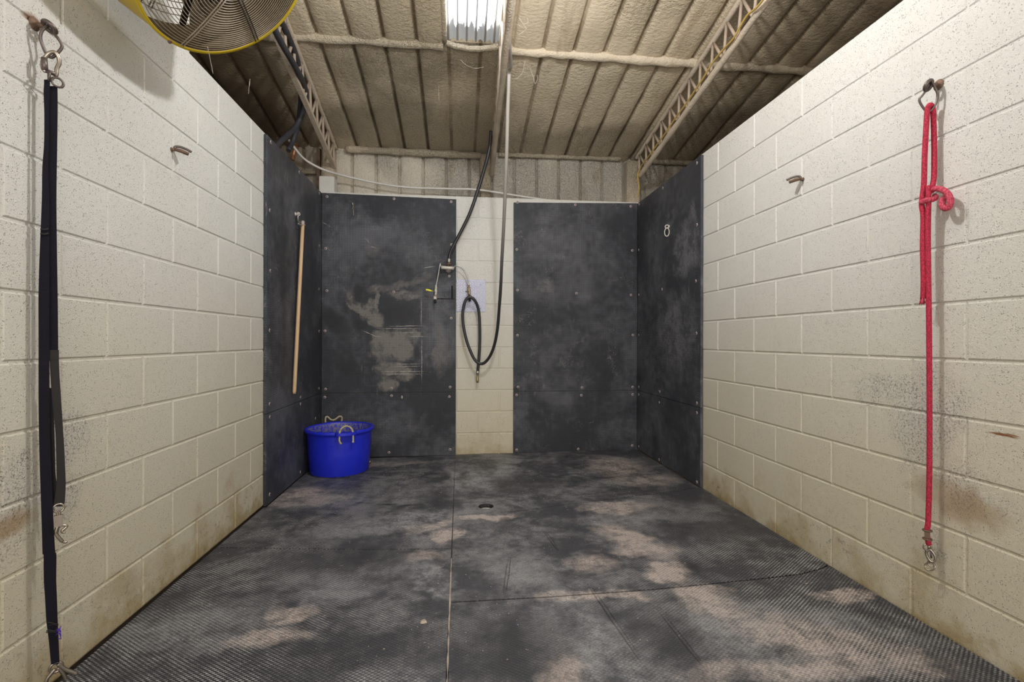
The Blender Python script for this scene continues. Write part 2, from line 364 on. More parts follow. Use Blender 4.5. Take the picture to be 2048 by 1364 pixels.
M['white_cable'] = simple('white_cable', (0.72, 0.70, 0.66), 0.5, 0, 15, .15)
M['yellow_cable'] = simple('yellow_cable', (0.55, 0.38, 0.10), 0.6, 0, 20, .3)
M['yellow'] = simple('yellow_enamel', (0.62, 0.44, 0.012), 0.38, 0, 8, .15)
M['yellow_plastic'] = simple('yellow_lever_vinyl', (0.85, 0.80, 0.06), 0.4)
M['wire'] = simple('grille_wire', (0.44, 0.37, 0.28), 0.5, 0.2, 60, .4)
M['wire_dark'] = simple('black_wire', (0.03, 0.028, 0.025), 0.5, 0.3)
M['blade'] = simple('dirty_fan_blade', (0.25, 0.19, 0.12), 0.6, 0.3, 15, .4)
M['fan_dirt'] = simple('fan_grime', (0.15, 0.105, 0.045), 0.8, 0, 9, .6)
M['motor'] = simple('fan_motor', (0.06, 0.055, 0.05), 0.6, 0.2, 20, .4)
M['copper'] = simple('copper_pipe', (0.50, 0.24, 0.13), 0.45, 0.6, 30, .3)
M['wood'] = None
s = NT('bare_wood'); w = s.noise(12, 4, .6, vec=s.vmath('MULTIPLY', s.pos(), (6, 6, .5)))
M['wood'] = s.fin(s.mix(w, (0.55, 0.36, 0.20), (0.70, 0.50, 0.31)), 0.55)
s = NT('blue_plastic'); d = s.ramp(s.noise(60, 5, .8), .55, .72); zz = s.xyz(s.pos())[2]
d = s.math('MULTIPLY', d, s.ramp(zz, 0.20, 0.37, .12, .75))
pp = s.xyz(s.pos())
rad = s.vmath('LENGTH', s.comb(s.math('ADD', pp[0], .983), s.math('SUBTRACT', pp[1], 4.165), 0.0))
inn = s.math('LESS_THAN', rad, s.math('MULTIPLY_ADD', zz, .052, .229))
d = s.math('MAXIMUM', d, s.math('MULTIPLY', inn, s.ramp(s.noise(45, 5, .8), .44, .54, 0, .9)))
M['blue'] = s.fin(s.mix(d, (0.014, 0.026, 0.60), (0.20, 0.19, 0.24)), s.ramp(s.noise(20, 3), .3, .7, .3, .5), 0, s.bump(s.noise(15, 3), .2, .003), spec=.5)
s = NT('hay_dust')
M['hay'] = s.fin(s.mix(s.ramp(s.noise(90, 5, .8), .4, .6), (0.10, 0.08, 0.06), (0.34, 0.27, 0.18)), .9, 0, s.bump(s.noise(120, 3), .8, .004))
def rope_mat(name, c1, c2, sc_=260, dist=.0015):
    s = NT(name)
    v = s.voro(sc_, vec=s.vmath('MULTIPLY', s.pos(), (1, 1, .55)))
    c = s.mix(s.ramp(v, .1, .7), c1, c2)
    return s.fin(c, .8, 0, s.bump(v, -.9, dist))
M['red_rope'] = rope_mat('red_braided_rope', (0.60, 0.028, 0.075), (0.30, 0.010, 0.032))
M['red_faded'] = rope_mat('faded_red_rope', (0.66, 0.10, 0.16), (0.36, 0.03, 0.06), 220)
M['cream_rope'] = rope_mat('cream_rope', (0.66, 0.60, 0.42), (0.34, 0.29, 0.18), 200)
s = NT('black_webbing'); P = s.xyz(s.pos())
wv = s.math('SINE', s.math('MULTIPLY', P[2], 2 * PI / .0022))
M['webbing'] = s.fin(s.mix(s.noise(9, 3), (0.006, 0.0055, 0.008), (0.010, 0.009, 0.018)), .7, 0, s.bump(wv, .4, .0006), spec=.15)
M['webbing_old'] = simple('worn_black_webbing', (0.010, 0.008, 0.008), .75, 0, 12, .5, .4, 300, .001)
M['purple'] = simple('purple_thread', (0.10, 0.03, 0.42), .7)
M['cobweb'] = simple('dusty_cobweb', (0.50, 0.46, 0.40), .9)
M['plate'] = simple('diamond_plate', (0.30, 0.30, 0.37), .45, .8, 30, .12)
M['tread'] = simple('tread_bars', (0.80, 0.80, 0.84), .35, .6)
M['plug'] = simple('black_rubber_plug', (0.01, .01, .01), .7)
M['groove'] = simple('cut_groove', (0.006, .006, .007), .9)
M['foam_bits'] = simple('wood_chip', (0.46, 0.385, 0.32), .9, 0, 60, .4)
M['hay_bits'] = simple('pale_hay_bits', (0.55, 0.48, 0.38), .9)

# skylight: corrugated fibreglass lit by the sky above it
s = NT('skylight_fibreglass'); P = s.xyz(s.pos())
rib = s.math('SINE', s.math('MULTIPLY', P[0], 2 * PI / 0.068))
dirt = s.ramp(s.math('ADD', P[1], s.math('MULTIPLY', s.noise(16, 4, .7, vec=s.vmath('MULTIPLY', s.pos(), (1.6, .25, 1))), .30)), 3.60, 3.68, 1.0, 0.03)
st_ = s.math('MULTIPLY', s.math('MULTIPLY', s.ramp(rib, -.95, -.55, .04, 1.0), dirt), SKY_PANEL)
s.set(s.b.inputs['Emission Strength'], st_)
s.set(s.b.inputs['Emission Color'], (0.86, 0.93, 1.0))
M['skylight'] = s.fin((0.35, 0.33, 0.30), .5)

# ------------------------------------------------------------------ mesh builder
class MB:
    def __init__(s): s.v = []; s.f = []; s.sm = []
    def add(s, vs, fs, smooth=False):
        o = len(s.v); s.v += [Vector(v) for v in vs]
        for f in fs: s.f.append([i + o for i in f]); s.sm.append(smooth)
        return s
    def box(s, c, size, rot=None):
        c = Vector(c); hx, hy, hz = [q / 2 for q in size]
        vs = [Vector((x, y, z)) for x in (-hx, hx) for y in (-hy, hy) for z in (-hz, hz)]
        if rot is not None: vs = [rot @ v for v in vs]
        return s.add([c + v for v in vs], [(0, 1, 3, 2), (4, 6, 7, 5), (0, 4, 5, 1), (2, 3, 7, 6), (0, 2, 6, 4), (1, 5, 7, 3)])
    def tube(s, pts, r, seg=10, closed=False, caps=True, squash=None, twist=0):
        pts = [Vector(p) for p in pts]; n = len(pts)
        rs = r if isinstance(r, (list, tuple)) else [r] * n
        tang = []
        for i in range(n):
            if closed: t = pts[(i + 1) % n] - pts[i - 1]
            else: t = pts[min(i + 1, n - 1)] - pts[max(i - 1, 0)]
            tang.append(t.normalized() if t.length > 1e-9 else Vector((0, 0, 1)))
        up = Vector((0, 0, 1)) if abs(tang[0].z) < .9 else Vector((1, 0, 0))
        nrm = (up - tang[0] * up.dot(tang[0])).normalized()
        vs = []
        for i in range(n):
            t = tang[i]; nrm = (nrm - t * nrm.dot(t))
            nrm = nrm.normalized() if nrm.length > 1e-6 else t.orthogonal().normalized()
            b = t.cross(nrm)
            for k in range(seg):
                a = 2 * PI * k / seg + twist * i
                vs.append(pts[i] + (nrm * math.cos(a) + b * math.sin(a)) * rs[i])
        fs = []
        m = n if closed else n - 1
        for i in range(m):
            for k in range(seg):
                a = i * seg + k; b_ = i * seg + (k + 1) % seg
                c = ((i + 1) % n) * seg + (k + 1) % seg; d = ((i + 1) % n) * seg + k
                fs.append((a, b_, c, d))
        s.add(vs, fs, True)
        if caps and not closed:
            o = len(s.v) - len(vs)
            s.f.append([o + k for k in range(seg)][::-1]); s.sm.append(False)
            s.f.append([o + (n - 1) * seg + k for k in range(seg)]); s.sm.append(False)
        return s
    def cyl(s, a, b, r, seg=16, r2=None):
        return s.tube([a, b], [r, r if r2 is None else r2], seg)
    def torus(s, c, axis, R, r, seg=28, ring=10, e1=None, sx=1.0):
        axis = Vector(axis).normalized()
        a = (Vector(e1) if e1 else axis.orthogonal()); a = (a - axis * a.dot(axis)).normalized(); b = axis.cross(a)
        pts = [Vector(c) + a * math.cos(2 * PI * k / seg) * R * sx + b * math.sin(2 * PI * k / seg) * R for k in range(seg)]
        return s.tube(pts, r, ring, closed=True)
    def lathe(s, c, axis, prof, seg=32, smooth=True):
        """prof: (radius, height) along the axis"""
        axis = Vector(axis).normalized(); a = axis.orthogonal().normalized(); b = axis.cross(a)
        vs = []
        for (r, h) in prof:
            for k in range(seg):
                t = 2 * PI * k / seg
                vs.append(Vector(c) + axis * h + (a * math.cos(t) + b * math.sin(t)) * max(r, 1e-5))
        fs = []
        for i in range(len(prof) - 1):
            for k in range(seg):
                fs.append((i * seg + k, i * seg + (k + 1) % seg, (i + 1) * seg + (k + 1) % seg, (i + 1) * seg + k))
        return s.add(vs, fs, smooth)
    def ribbon(s, rows, thick=.003, back=Vector((0, 0, 0))):
        """rows: list of (left point, right point); solid strip"""
        n = len(rows); vs = []
        nd = back.normalized() * thick
        for l, r in rows: vs += [l, r, r + nd, l + nd]
        fs = []
        for i in range(n - 1):
            for k in range(4):
                fs.append((i * 4 + k, i * 4 + (k + 1) % 4, (i + 1) * 4 + (k + 1) % 4, (i + 1) * 4 + k))
        fs.append((0, 3, 2, 1)); fs.append(tuple((n - 1) * 4 + k for k in range(4)))
        return s.add(vs, fs)
    def build(s, name, mat, parent=None, bevel=0.0, bseg=2):
        off = parent['_o'] if (parent is not None and '_o' in parent) else (0, 0, 0)
        off = Vector(off)
        me = bpy.data.meshes.new(name)
        me.from_pydata([tuple(v - off) for v in s.v], [], s.f)
        bm = bmesh.new(); bm.from_mesh(me)
        bmesh.ops.recalc_face_normals(bm, faces=bm.faces)
        if bevel:
            es = [e for e in bm.edges if len(e.link_faces) == 2 and e.calc_face_angle(0) > .6]
            bmesh.ops.bevel(bm, geom=es, offset=bevel, segments=bseg, affect='EDGES', clamp_overlap=True)
        bm.to_mesh(me); bm.free()
        if not bevel:
            for p, q in zip(me.polygons, s.sm): p.use_smooth = q
        me.materials.append(mat if not isinstance(mat, str) else M[mat])
        o = bpy.data.objects.new(name, me); C.objects.link(o)
        if parent is not None:
            o.parent = parent
            o['_o'] = tuple(off)
        return o

def spline(pts, sub=6, closed=False):
    pts = [Vector(p) for p in pts]; n = len(pts); out = []
    rng = range(n if closed else n - 1)
    for i in rng:
        if closed: p0, p1, p2, p3 = pts[i - 1], pts[i], pts[(i + 1) % n], pts[(i + 2) % n]
        else: p0, p1, p2, p3 = pts[max(i - 1, 0)], pts[i], pts[i + 1], pts[min(i + 2, n - 1)]
        for k in range(sub):
            t = k / sub
            out.append(.5 * ((2 * p1) + (p2 - p0) * t + (2 * p0 - 5 * p1 + 4 * p2 - p3) * t * t + (3 * p1 - p0 - 3 * p2 + p3) * t ** 3))
    if not closed: out.append(pts[-1])
    return out

def thing(name, loc, label, cat, group=None):
    o = bpy.data.objects.new(name, None); o.empty_display_size = .05
    o.location = loc; C.objects.link(o)
    o['label'] = label; o['category'] = cat; o['_o'] = tuple(loc)
    if group: o['group'] = group
    return o
def tag(o, label, cat, group=None, kind=None):
    o['label'] = label; o['category'] = cat
    if group: o['group'] = group
    if kind: o['kind'] = kind
    return o
def struct(o): o['kind'] = 'structure'; return o

# ------------------------------------------------------------------ block walls
def block_wall(name, mat, p_of, a0, a1, z0, ncourse, joint0, thick, nrm, extra=None):
    """real blocks with raked joints. p_of(a, z, d) -> point with d = depth into the wall."""
    mb = MB(); J = .0035; dep = .0055; ch = .0045
    rnd = random.Random(hash(name) % 1000 if False else len(name))
    for k in range(ncourse):
        za, zb = z0 + k * BH, z0 + (k + 1) * BH
        aa0, aa1 = a0, a1
        if extra and k >= extra[0]: aa1 = extra[1]
        off = joint0 + (0 if k % 2 == 0 else BH)
        i0 = math.floor((aa0 - off) / (2 * BH)); js = []
        i = i0
        while True:
            l = off + i * 2 * BH; r = l + 2 * BH
            i += 1
            if r <= aa0 + .02: continue
            if l >= aa1 - .02: break
            js.append((max(l, aa0), min(r, aa1)))
        for l, r in js:
            dj = rnd.uniform(-.0006, .0006)
            o = [(l, za), (r, za), (r, zb), (l, zb)]
            m = [(l + J, za + J), (r - J, za + J), (r - J, zb - J), (l + J, zb - J)]
            f = [(l + J + ch, za + J + ch), (r - J - ch, za + J + ch), (r - J - ch, zb - J - ch), (l + J + ch, zb - J - ch)]
            # mortar is thinner in the head joints
            vs = [p_of(a, z, dep) for a, z in o] + [p_of(a, z, dep) for a, z in m] + [p_of(a, z, .0008 + dj) for a, z in f]
            fs = [(8, 9, 10, 11)]
            for q in range(4):
                q2 = (q + 1) % 4
                fs.append((q, q2, 4 + q2, 4 + q)); fs.append((4 + q, 4 + q2, 8 + q2, 8 + q))
            mb.add(vs, fs)
    # body of the wall behind the faces
    def body(aA, aB, zA, zB):
        vs = [p_of(a, z, d) for a in (aA, aB) for z in (zA, zB) for d in (dep, thick)]
        mb.add(vs, [(0, 1, 3, 2), (4, 6, 7, 5), (0, 4, 5, 1), (2, 3, 7, 6), (1, 5, 7, 3)])
    top = z0 + ncourse * BH
    if extra:
        body(a0, a1, z0, z0 + extra[0] * BH); body(a0, extra[1], z0 + extra[0] * BH, top)
    else: body(a0, a1, z0, top)
    return struct(mb.build(name, mat))
WTH = .194
block_wall('wall_left', 'block_l', lambda a, z, d: Vector((XL - d, a, z)), -0.9, YB, 0, 13, 1.703, WTH, None, extra=(12, 2.45))
block_wall('wall_right', 'block_r', lambda a, z, d: Vector((XR + d, a, z)), -0.9, YB, 0, 12, 2.52, WTH, None)
block_wall('wall_back', 'block_b', lambda a, z, d: Vector((a, YB + d, z)), XL - WTH, XR + WTH, 0, 12, 0.38, WTH, None)

# ------------------------------------------------------------------ floor under the mats, added side walls beyond the stall
mb = MB()
DR = at_z(972, 1015, 0.0)                      # drain centre
mb.box((0.2, 1.5, -.07 - .02), (10.4, 9.4, .10))
struct(mb.build('floor', 'concrete'))
for nm, x in (('wall_blocker_left', -4.9), ('wall_blocker_right', 5.3)):  # unseen walls added to keep outside light from the sides
    mb = MB(); mb.box((x, 1.2, 1.6), (.1, 8.8, 5.2)); struct(mb.build(nm, 'outer'))

# ------------------------------------------------------------------ roof of foamed ribbed sheets
YE, ZE, SL = 5.05, 3.01, 0.19
def roofz(y): return ZE + SL * (YE - y)
SKX0, SKX1, SKY0, SKY1 = -.112, .305, 0.9, 3.64
def rib_x(x0, x1, step, phase):
    xs = []; i = math.floor((x0 - phase) / step)
    g = .0115
    while phase + i * step < x1:
        c = phase + i * step
        for dx, h in ((-g - .012, 0.0), (-g, .010), (-g * .5, .030), (g * .5, .030), (g, .010), (g + .012, 0.0), (step * .3, -.004), (step * .5, -.006), (step * .7, -.004)):
            xs.append((c + dx, h))
        i += 1
    return [q for q in xs if x0 <= q[0] <= x1]
def sheet(name, mat, P, us, vs_, hole=None, solid=.05, back=Vector((0, 0, 1))):
    mb = MB(); nu, nv = len(us), len(vs_); vv = []
    for j, v in enumerate(vs_):
        for (u, h) in us: vv.append(P(u, v, h))
    fs = []
    for j in range(nv - 1):
        for i in range(nu - 1):
            if hole and hole[0] <= (us[i][0] + us[i + 1][0]) / 2 <= hole[1] and hole[2] <= (vs_[j] + vs_[j + 1]) / 2 <= hole[3]: continue
            fs.append((j * nu + i, j * nu + i + 1, (j + 1) * nu + i + 1, (j + 1) * nu + i))
    mb.add(vv, fs, True)
    return mb
xs = rib_x(-4.8, 5.2, .236, .155)
xs = [q for q in xs if not (SKX0 - .03 < q[0] < SKX1 + .03)] + [(SKX0 - .028, 0), (SKX0, 0.0), (SKX0 + .1, 0), (SKX0 + .2, 0), (SKX0 + .3, 0), (SKX1, 0.0), (SKX1 + .028, 0)]
xs.sort()
ys = [SKY0 if abs(y - SKY0) < .03 else (SKY1 if abs(y - SKY1) < .03 else y) for y in [YE + .03 - .06 * i for i in range(150)]]
def PR(u, v, h):
    p = Vector((u, v, 0))
    n = noise.noise(p * 3.1) * .010 + noise.noise(p * 9) * .005
    if v > 3.6:
        n += noise.noise(p * 22) * .0045
        if -1.0 < u < -.1: n -= max(0, noise.noise(p * 13)) * .035 * max(0, 1 - abs(v - 3.95) / .45) * max(0, 1 - abs(u + .55) / .5)
    sag = 0.0
    return Vector((u, v, roofz(v) + h + n * (0 if (SKX0 - .04 < u < SKX1 + .04) else 1)))
mb = sheet('ceiling', 'foam', PR, xs, ys, hole=(SKX0, SKX1, SKY0, SKY1))
# deck above the foam, leaving the skylight opening, with the cut faces of the foam around it
T = .12
def roofbox(x0, x1, y0, y1, t0=.045, t1=T):
    vs = [Vector((x, y, roofz(y) + t)) for x in (x0, x1) for y in (y0, y1) for t in (t0, t1)]
    mb.add(vs, [(0, 1, 3, 2), (4, 6, 7, 5), (0, 4, 5, 1), (2, 3, 7, 6), (0, 2, 6, 4), (1, 5, 7, 3)])
roofbox(-4.8, SKX0 - .02, -3.8, YE + .1); roofbox(SKX1 + .02, 5.2, -3.8, YE + .1)
roofbox(SKX0 - .02, SKX1 + .02, SKY1 + .02, YE + .1); roofbox(SKX0 - .02, SKX1 + .02, -3.8, SKY0 - .02)
struct(mb.build('ceiling', 'foam'))
# foam lip around the skylight
mb = MB()
lip = []
for (x0, y0, x1, y1) in ((SKX0, SKY0, SKX0, SKY1), (SKX1, SKY0, SKX1, SKY1)):
    n = 30
    mb.tube([Vector((x0 + noise.noise(Vector((x0, k * .7, 0))) * .006, y0 + (y1 - y0) * k / n, roofz(y0 + (y1 - y0) * k / n) + .012)) for k in range(n + 1)], .02, 8)
n = 16
for yy in (SKY0, SKY1):
    mb.tube([Vector((SKX0 + (SKX1 - SKX0) * k / n, yy + .02 * math.sin(PI * k / n), roofz(yy) + .014 + noise.noise(Vector((k * .6, yy, 0))) * .008 - .02 * math.sin(PI * k / n))) for k in range(n + 1)], .022, 8)
struct(mb.build('trim_7', 'foam_plain'))
# corrugated panel
mb = MB(); nx, ny = 97, 30; vv = []; fs = []
for j in range(ny + 1):
    y = SKY0 - .03 + (SKY1 - SKY0 + .06) * j / ny
    for i in range(nx + 1):
        x = SKX0 - .025 + (SKX1 - SKX0 + .05) * i / nx
        vv.append(Vector((x, y, roofz(y) + .062 + .011 * math.sin(2 * PI * x / .068))))
for j in range(ny):
    for i in range(nx): fs.append((j * (nx + 1) + i, j * (nx + 1) + i + 1, (j + 1) * (nx + 1) + i + 1, (j + 1) * (nx + 1) + i))
mb.add(vv, fs, True)
sk = struct(mb.build('window_1', 'skylight'))

# foamed metal wall above and behind the block wall
xs = rib_x(-4.8, 5.2, .236, .10)
zs = [2.0 + .06 * i for i in range(18)] + [3.05]
def PW(u, v, h):
    p = Vector((u, 0, v)); n = noise.noise(p * 4) * .008 + noise.noise(p * 12) * .004
    return Vector((u, YE + h * .8 + n, v))
mb = sheet('wall_rear', 'foam_wall', PW, xs, zs)
mb.box((.2, YE + .09, 1.5), (10, .08, 3.1))
struct(mb.build('wall_rear', 'foam_wall'))

def lumpy(a, b, r, amp=.25, n=None, seg=12, fr=7.0):
    a, b = Vector(a), Vector(b); n = n or max(6, int((b - a).length / .04))
    pts = [a.lerp(b, i / n) for i in range(n + 1)]
    rs = [r * (1 + amp * noise.noise(p * fr)) for p in pts]
    return pts, rs
# foam-covered purlins (structure)
for i, y in enumerate((3.66, 2.22, 0.78)):
    mb = MB()
    for (xa, xb) in ((-4.7, SKX0 - .01), (SKX1 + .01, 5.1)):
        p, r = lumpy((xa, y, roofz(y) + .006), (xb, y, roofz(y) + .006), .036, .55, seg=10)
        mb.tube(p, r, 10)
    struct(mb.build('trim_%d' % (i + 1), 'foam_plain'))
mb = MB()
p, r = lumpy((-1.12, 4.99, 2.985), (.22, 4.99, 2.975), .035, .3); mb.tube(p, r, 10)
struct(mb.build('trim_4', 'foam_plain'))
mb = MB()
p, r = lumpy((.4, 5.0, 3.0), (1.7, 5.0, 3.01), .022, .3); mb.tube(p, r, 10)
p, r = lumpy((1.95, 5.0, 3.0), (5.0, 5.0, 3.0), .028, .3); mb.tube(p, r, 10)
struct(mb.build('trim_5', 'foam_plain'))
mb = MB()
p, r = lumpy((-4.7, 4.99, 2.52), (-1.3, 4.99, 2.52), .03, .3); mb.tube(p, r, 10)
p, r = lumpy((-4.7, 4.99, 2.72), (-1.3, 4.99, 2.74), .02, .3); mb.tube(p, r, 10)
struct(mb.build('trim_6', 'foam_plain'))

# ------------------------------------------------------------------ columns and trusses
def column(px0, px1, label, ztop=2.97, y=4.94):
    x0, x1 = at_y(px0, 350, y).x, at_y(px1, 350, y).x
    mb = MB(); n = 14; vs = []
    for k in range(n + 1):
        z = 2.2 + (ztop - 2.2) * k / n
        w = noise.noise(Vector((x0, 0, z * 5))) * .006
        for (x, yy) in ((x0 + w, y + .1), (x0 + w, y), (x0 + .02 + w, y - .015), (x1 - .02 - w, y - .015), (x1 - w, y), (x1 - w, y + .1)): vs.append(Vector((x, yy, z)))
    fs = [(k * 6 + i, k * 6 + i + 1, (k + 1) * 6 + i + 1, (k + 1) * 6 + i) for k in range(n) for i in range(5)]
    fs.append(tuple(n * 6 + i for i in range(6))); fs.append(tuple(range(6))[::-1])
    mb.add(vs, fs, True)
    return tag(mb.build('wall_column', 'foam_plain'), label, 'column', 'foam covered columns behind the block wall')
column(642, 668, 'cream foam covered column under the end of the left roof truss')
column(961, 982, 'narrow cream foam covered column behind the centre of the back wall')
column(1254, 1281, 'cream foam covered column with rust streaks under the right roof truss')

def truss(label, top_a, top_b, bot_a, bot_b, r=.022, bottom_box=False, npan=11, rt=.02):
    """top/bottom chord end points a (at the wall) and b (towards the camera)"""
    t = thing('roof_truss', bot_a, label, 'truss', 'roof trusses')
    top_a, top_b, bot_a, bot_b = map(Vector, (top_a, top_b, bot_a, bot_b))
    mb = MB(); p, rr = lumpy(top_a, top_b, rt, .25, seg=8); mb.tube(p, rr, 8); mb.build('top_chord', 'truss', t)
    mb = MB()
    if bottom_box:
        d = (bot_b - bot_a); q = d.to_track_quat('Y', 'Z').to_matrix()
        c = (bot_a + bot_b) / 2
        mb.box(c, (.038, d.length, .006), q); mb.box(c + q @ Vector((-.016, 0, .014)), (.006, d.length, .032), q)
        mb.build('bottom_chord', 'truss', t, bevel=.0015)
    else:
        p, rr = lumpy(bot_a, bot_b, r, .3, seg=8); mb.tube(p, rr, 10); mb.build('bottom_chord', 'truss', t)
    L = npan
    for k in range(L):
        a = bot_a.lerp(bot_b, k / L); b = top_a.lerp(top_b, (k + .5) / L); c2 = bot_a.lerp(bot_b, (k + 1) / L)
        m1 = MB(); m1.tube([a, b], .011, 8); m1.build('web_rod', 'truss_web', t)
        m1 = MB(); m1.tube([b, c2], .011, 8); m1.build('web_rod', 'truss_web', t)
    return t
def RT(x, y, d=.03): return Vector((x, y, roofz(y) - d))
A = at_y(668, 338, 4.93); Bp = at_x(540, 50, -1.18); Bp = A + (Bp - A) * 1.75
truss('pale angle iron truss above the left wall, partly behind the yellow fan', RT(A.x, 5.0), RT(Bp.x, Bp.y), A, Bp, bottom_box=True, npan=15)
A = at_y(984, 350, 4.93); Bp = at_x(1019, 20, .285); Bp = A + (Bp - A) * 1.6
truss('foam coated truss running past the bright skylight in the middle', RT(A.x, 5.0), RT(Bp.x, Bp.y), A, Bp, r=.021, npan=16, rt=.012)
A = at_x(1279, 352, 1.82); Bp = at_x(1533, 0, 1.85); Bp = A + (Bp - A) * 1.45
truss('rust stained truss above the right wall carrying the yellow cable', RT(1.85, 4.95), RT(1.87, Bp.y), A, Bp, r=.024, npan=17)
tA, tB = A, Bp

# ------------------------------------------------------------------ rubber mats
_w = None
def washer_proto():
    mb = MB()
    mb.lathe((0, 0, 0), (0, 0, 1), [(.0, .0), (.0125, 0), (.0125, .002), (.0055, .0026), (.0, .0026)], 16)
    return mb
WP = {}
def put_washer(parent, p, n, tilt=0):
    """first washer is built, the rest are copies sharing its mesh"""
    n = Vector(n)
    rot = Vector((0, 0, 1)).rotation_difference(n)
    off = Vector(parent['_o'])
    if 'w' not in WP:
        mb = MB(); mb.lathe((0, 0, 0), (0, 0, 1), [(.0, 0.0), (.0125, 0.0), (.0125, .0018), (.006, .0026), (.0, .0026)], 16)
        w = mb.build('washer', 'washer'); mb = MB()
        mb.lathe((0, 0, 0), (0, 0, 1), [(.0, .002), (.0055, .002), (.005, .005), (.002, .006), (.0, .0052)], 12)
        h = mb.build('screw_head', 'screw'); h.parent = w
        WP['w'] = w; WP['h'] = h; o = w; hh = h
    else:
        o = WP['w'].copy(); C.objects.link(o); hh = WP['h'].copy(); C.objects.link(hh); hh.parent = o
    o.parent = parent; o.location = Vector(p) - off; o.rotation_mode = 'QUATERNION'; o.rotation_quaternion = rot
def slab(name, mat, corners, n, thick, label, group, washers=(), plane=None, gap=.0015):
    """corners: polygon on the front face; n = outward normal"""
    n = Vector(n); pts = [Vector(c) for c in corners]
    loc = sum(pts, Vector()) / len(pts); loc.z = min(p.z for p in pts)
    t = thing(name, loc, label, 'rubber mat', group)
    k = len(pts); mb = MB()
    vs = pts + [p - n * thick for p in pts]
    fs = [tuple(range(k)), tuple(range(2 * k - 1, k - 1, -1))] + [(i, (i + 1) % k, k + (i + 1) % k, k + i) for i in range(k)]
    mb.add(vs, fs); mb.build('mat_sheet', mat, t, bevel=.002, bseg=1)
    for (px, py) in washers: put_washer(t, plane(px, py) + n * .0003, n)
    return t
ym, zs_, zt = YB - MT, .597, 2.422
bx = lambda px, py: at_y(px, py, ym); lx = lambda px, py: at_x(px, py, XL + MT); rx = lambda px, py: at_x(px, py, XR - MT)
def rect_b(x0, x1, z0, z1, z1b=None): return [(x0, ym, z0), (x1, ym, z0), (x1, ym, z1b or z1), (x0, ym, z1)]
def rect_s(x, y0, y1, z0, z1, z1b=None): return [(x, y0, z0), (x, y1, z0), (x, y1, z1b or z1), (x, y0, z1)]
GB = 'black rubber mats screwed to the stall walls'
G = .0012
BL0, BL1, BR0, BR1 = XL + MT + .002, -.030, .513, XR - MT - .002
slab('wall_mat', 'mat_back', rect_b(BL0, BL1, zs_ + G, zt, zt - .018), (0, -1, 0), MT - .001, 'large upper black rubber mat on the back wall, pale smeared dirt, behind the water valves', GB,
     [(654, 395), (788, 398.7), (902.3, 404), (651.4, 498.5), (903, 490), (653.8, 583), (787.6, 584.7), (898.4, 553), (902.4, 637), (650, 663.6), (651, 779.8), (783, 777.5), (900.3, 774.7)], bx)
slab('wall_mat', 'mat_backr', rect_b(BL0, BL1, fz(-.6) + .004, zs_ - G), (0, -1, 0), MT - .001, 'low black rubber mat strip on the back wall behind the blue tub', GB,
     [(649.6, 796), (783, 792.5), (898.7, 794), (778, 906), (900.2, 899.5)], bx)
slab('wall_mat', 'mat_backr', rect_b(BR0, BR1, zs_ + G, zt - .03, zt + .002), (0, -1, 0), MT - .001, 'large upper black rubber mat on the back wall, right of the painted block strip', GB,
     [(1034.7, 404.6), (1150.6, 409), (1261.6, 411.4), (1033.6, 499), (1264.7, 500), (1035, 580.4), (1153, 586), (1262, 589), (1035, 670.5), (1265.6, 669), (1036, 774), (1164, 774.5), (1265.3, 773)], bx)
slab('wall_mat', 'mat_backr', rect_b(BR0, BR1, fz(1.1) - .004, zs_ - G), (0, -1, 0), MT - .001, 'low black rubber mat strip at the foot of the back wall on the right', GB,
     [(1033.4, 790), (1162.7, 790), (1265.3, 788), (1033.4, 899.7), (1156.6, 897.5), (1264.6, 890)], bx)
yl, yr = at_x(533, 600, XL + MT).y, at_x(1401.5, 600, XR - MT).y
slab('wall_mat', 'mat_left', rect_s(XL + MT, yl, YB - .001, zs_ + G, zt, zt), (1, 0, 0), MT - .001, 'upper black rubber mat on the left side wall where the wooden stick hangs', GB,
     [(541.5, 286.4), (598.4, 346), (638.5, 388.7), (539.5, 422.8), (638.5, 493.5), (540.5, 543.7), (638, 580), (539, 663), (638, 664), (539, 810), (601, 796.5), (638, 778.5)], lx)
slab('wall_mat', 'mat_left', rect_s(XL + MT, yl, YB - .001, fz(XL) + .004, zs_ - G), (1, 0, 0), MT - .001, 'lower black rubber mat on the left side wall beside the blue tub', GB,
     [(601, 810), (539.5, 836), (631, 838.6), (539, 991), (600.7, 946)], lx)
slab('wall_mat', 'mat_right', rect_s(XR - MT, yr, YB - .001, zs_ + G, zt, zt), (-1, 0, 0), MT - .001, 'upper black rubber mat on the right side wall with a small metal ring', GB,
     [(1325.6, 375), (1393.8, 324.6), (1278, 408), (1394, 448), (1277.5, 499), (1324, 577.4), (1391.8, 560.5), (1277.5, 588.7), (1277.5, 669), (1393, 665), (1319.5, 782), (1393.8, 804.6), (1277.5, 773)], rx)
slab('wall_mat', 'mat_right', rect_s(XR - MT, yr, YB - .001, fz(XR) + .004, zs_ - G), (-1, 0, 0), MT - .001, 'lower black rubber mat on the right side wall near the floor', GB,
     [(1318.5, 803.6), (1393.8, 824), (1277.5, 788), (1318, 918), (1393.8, 962.6), (1277.5, 892)], rx)

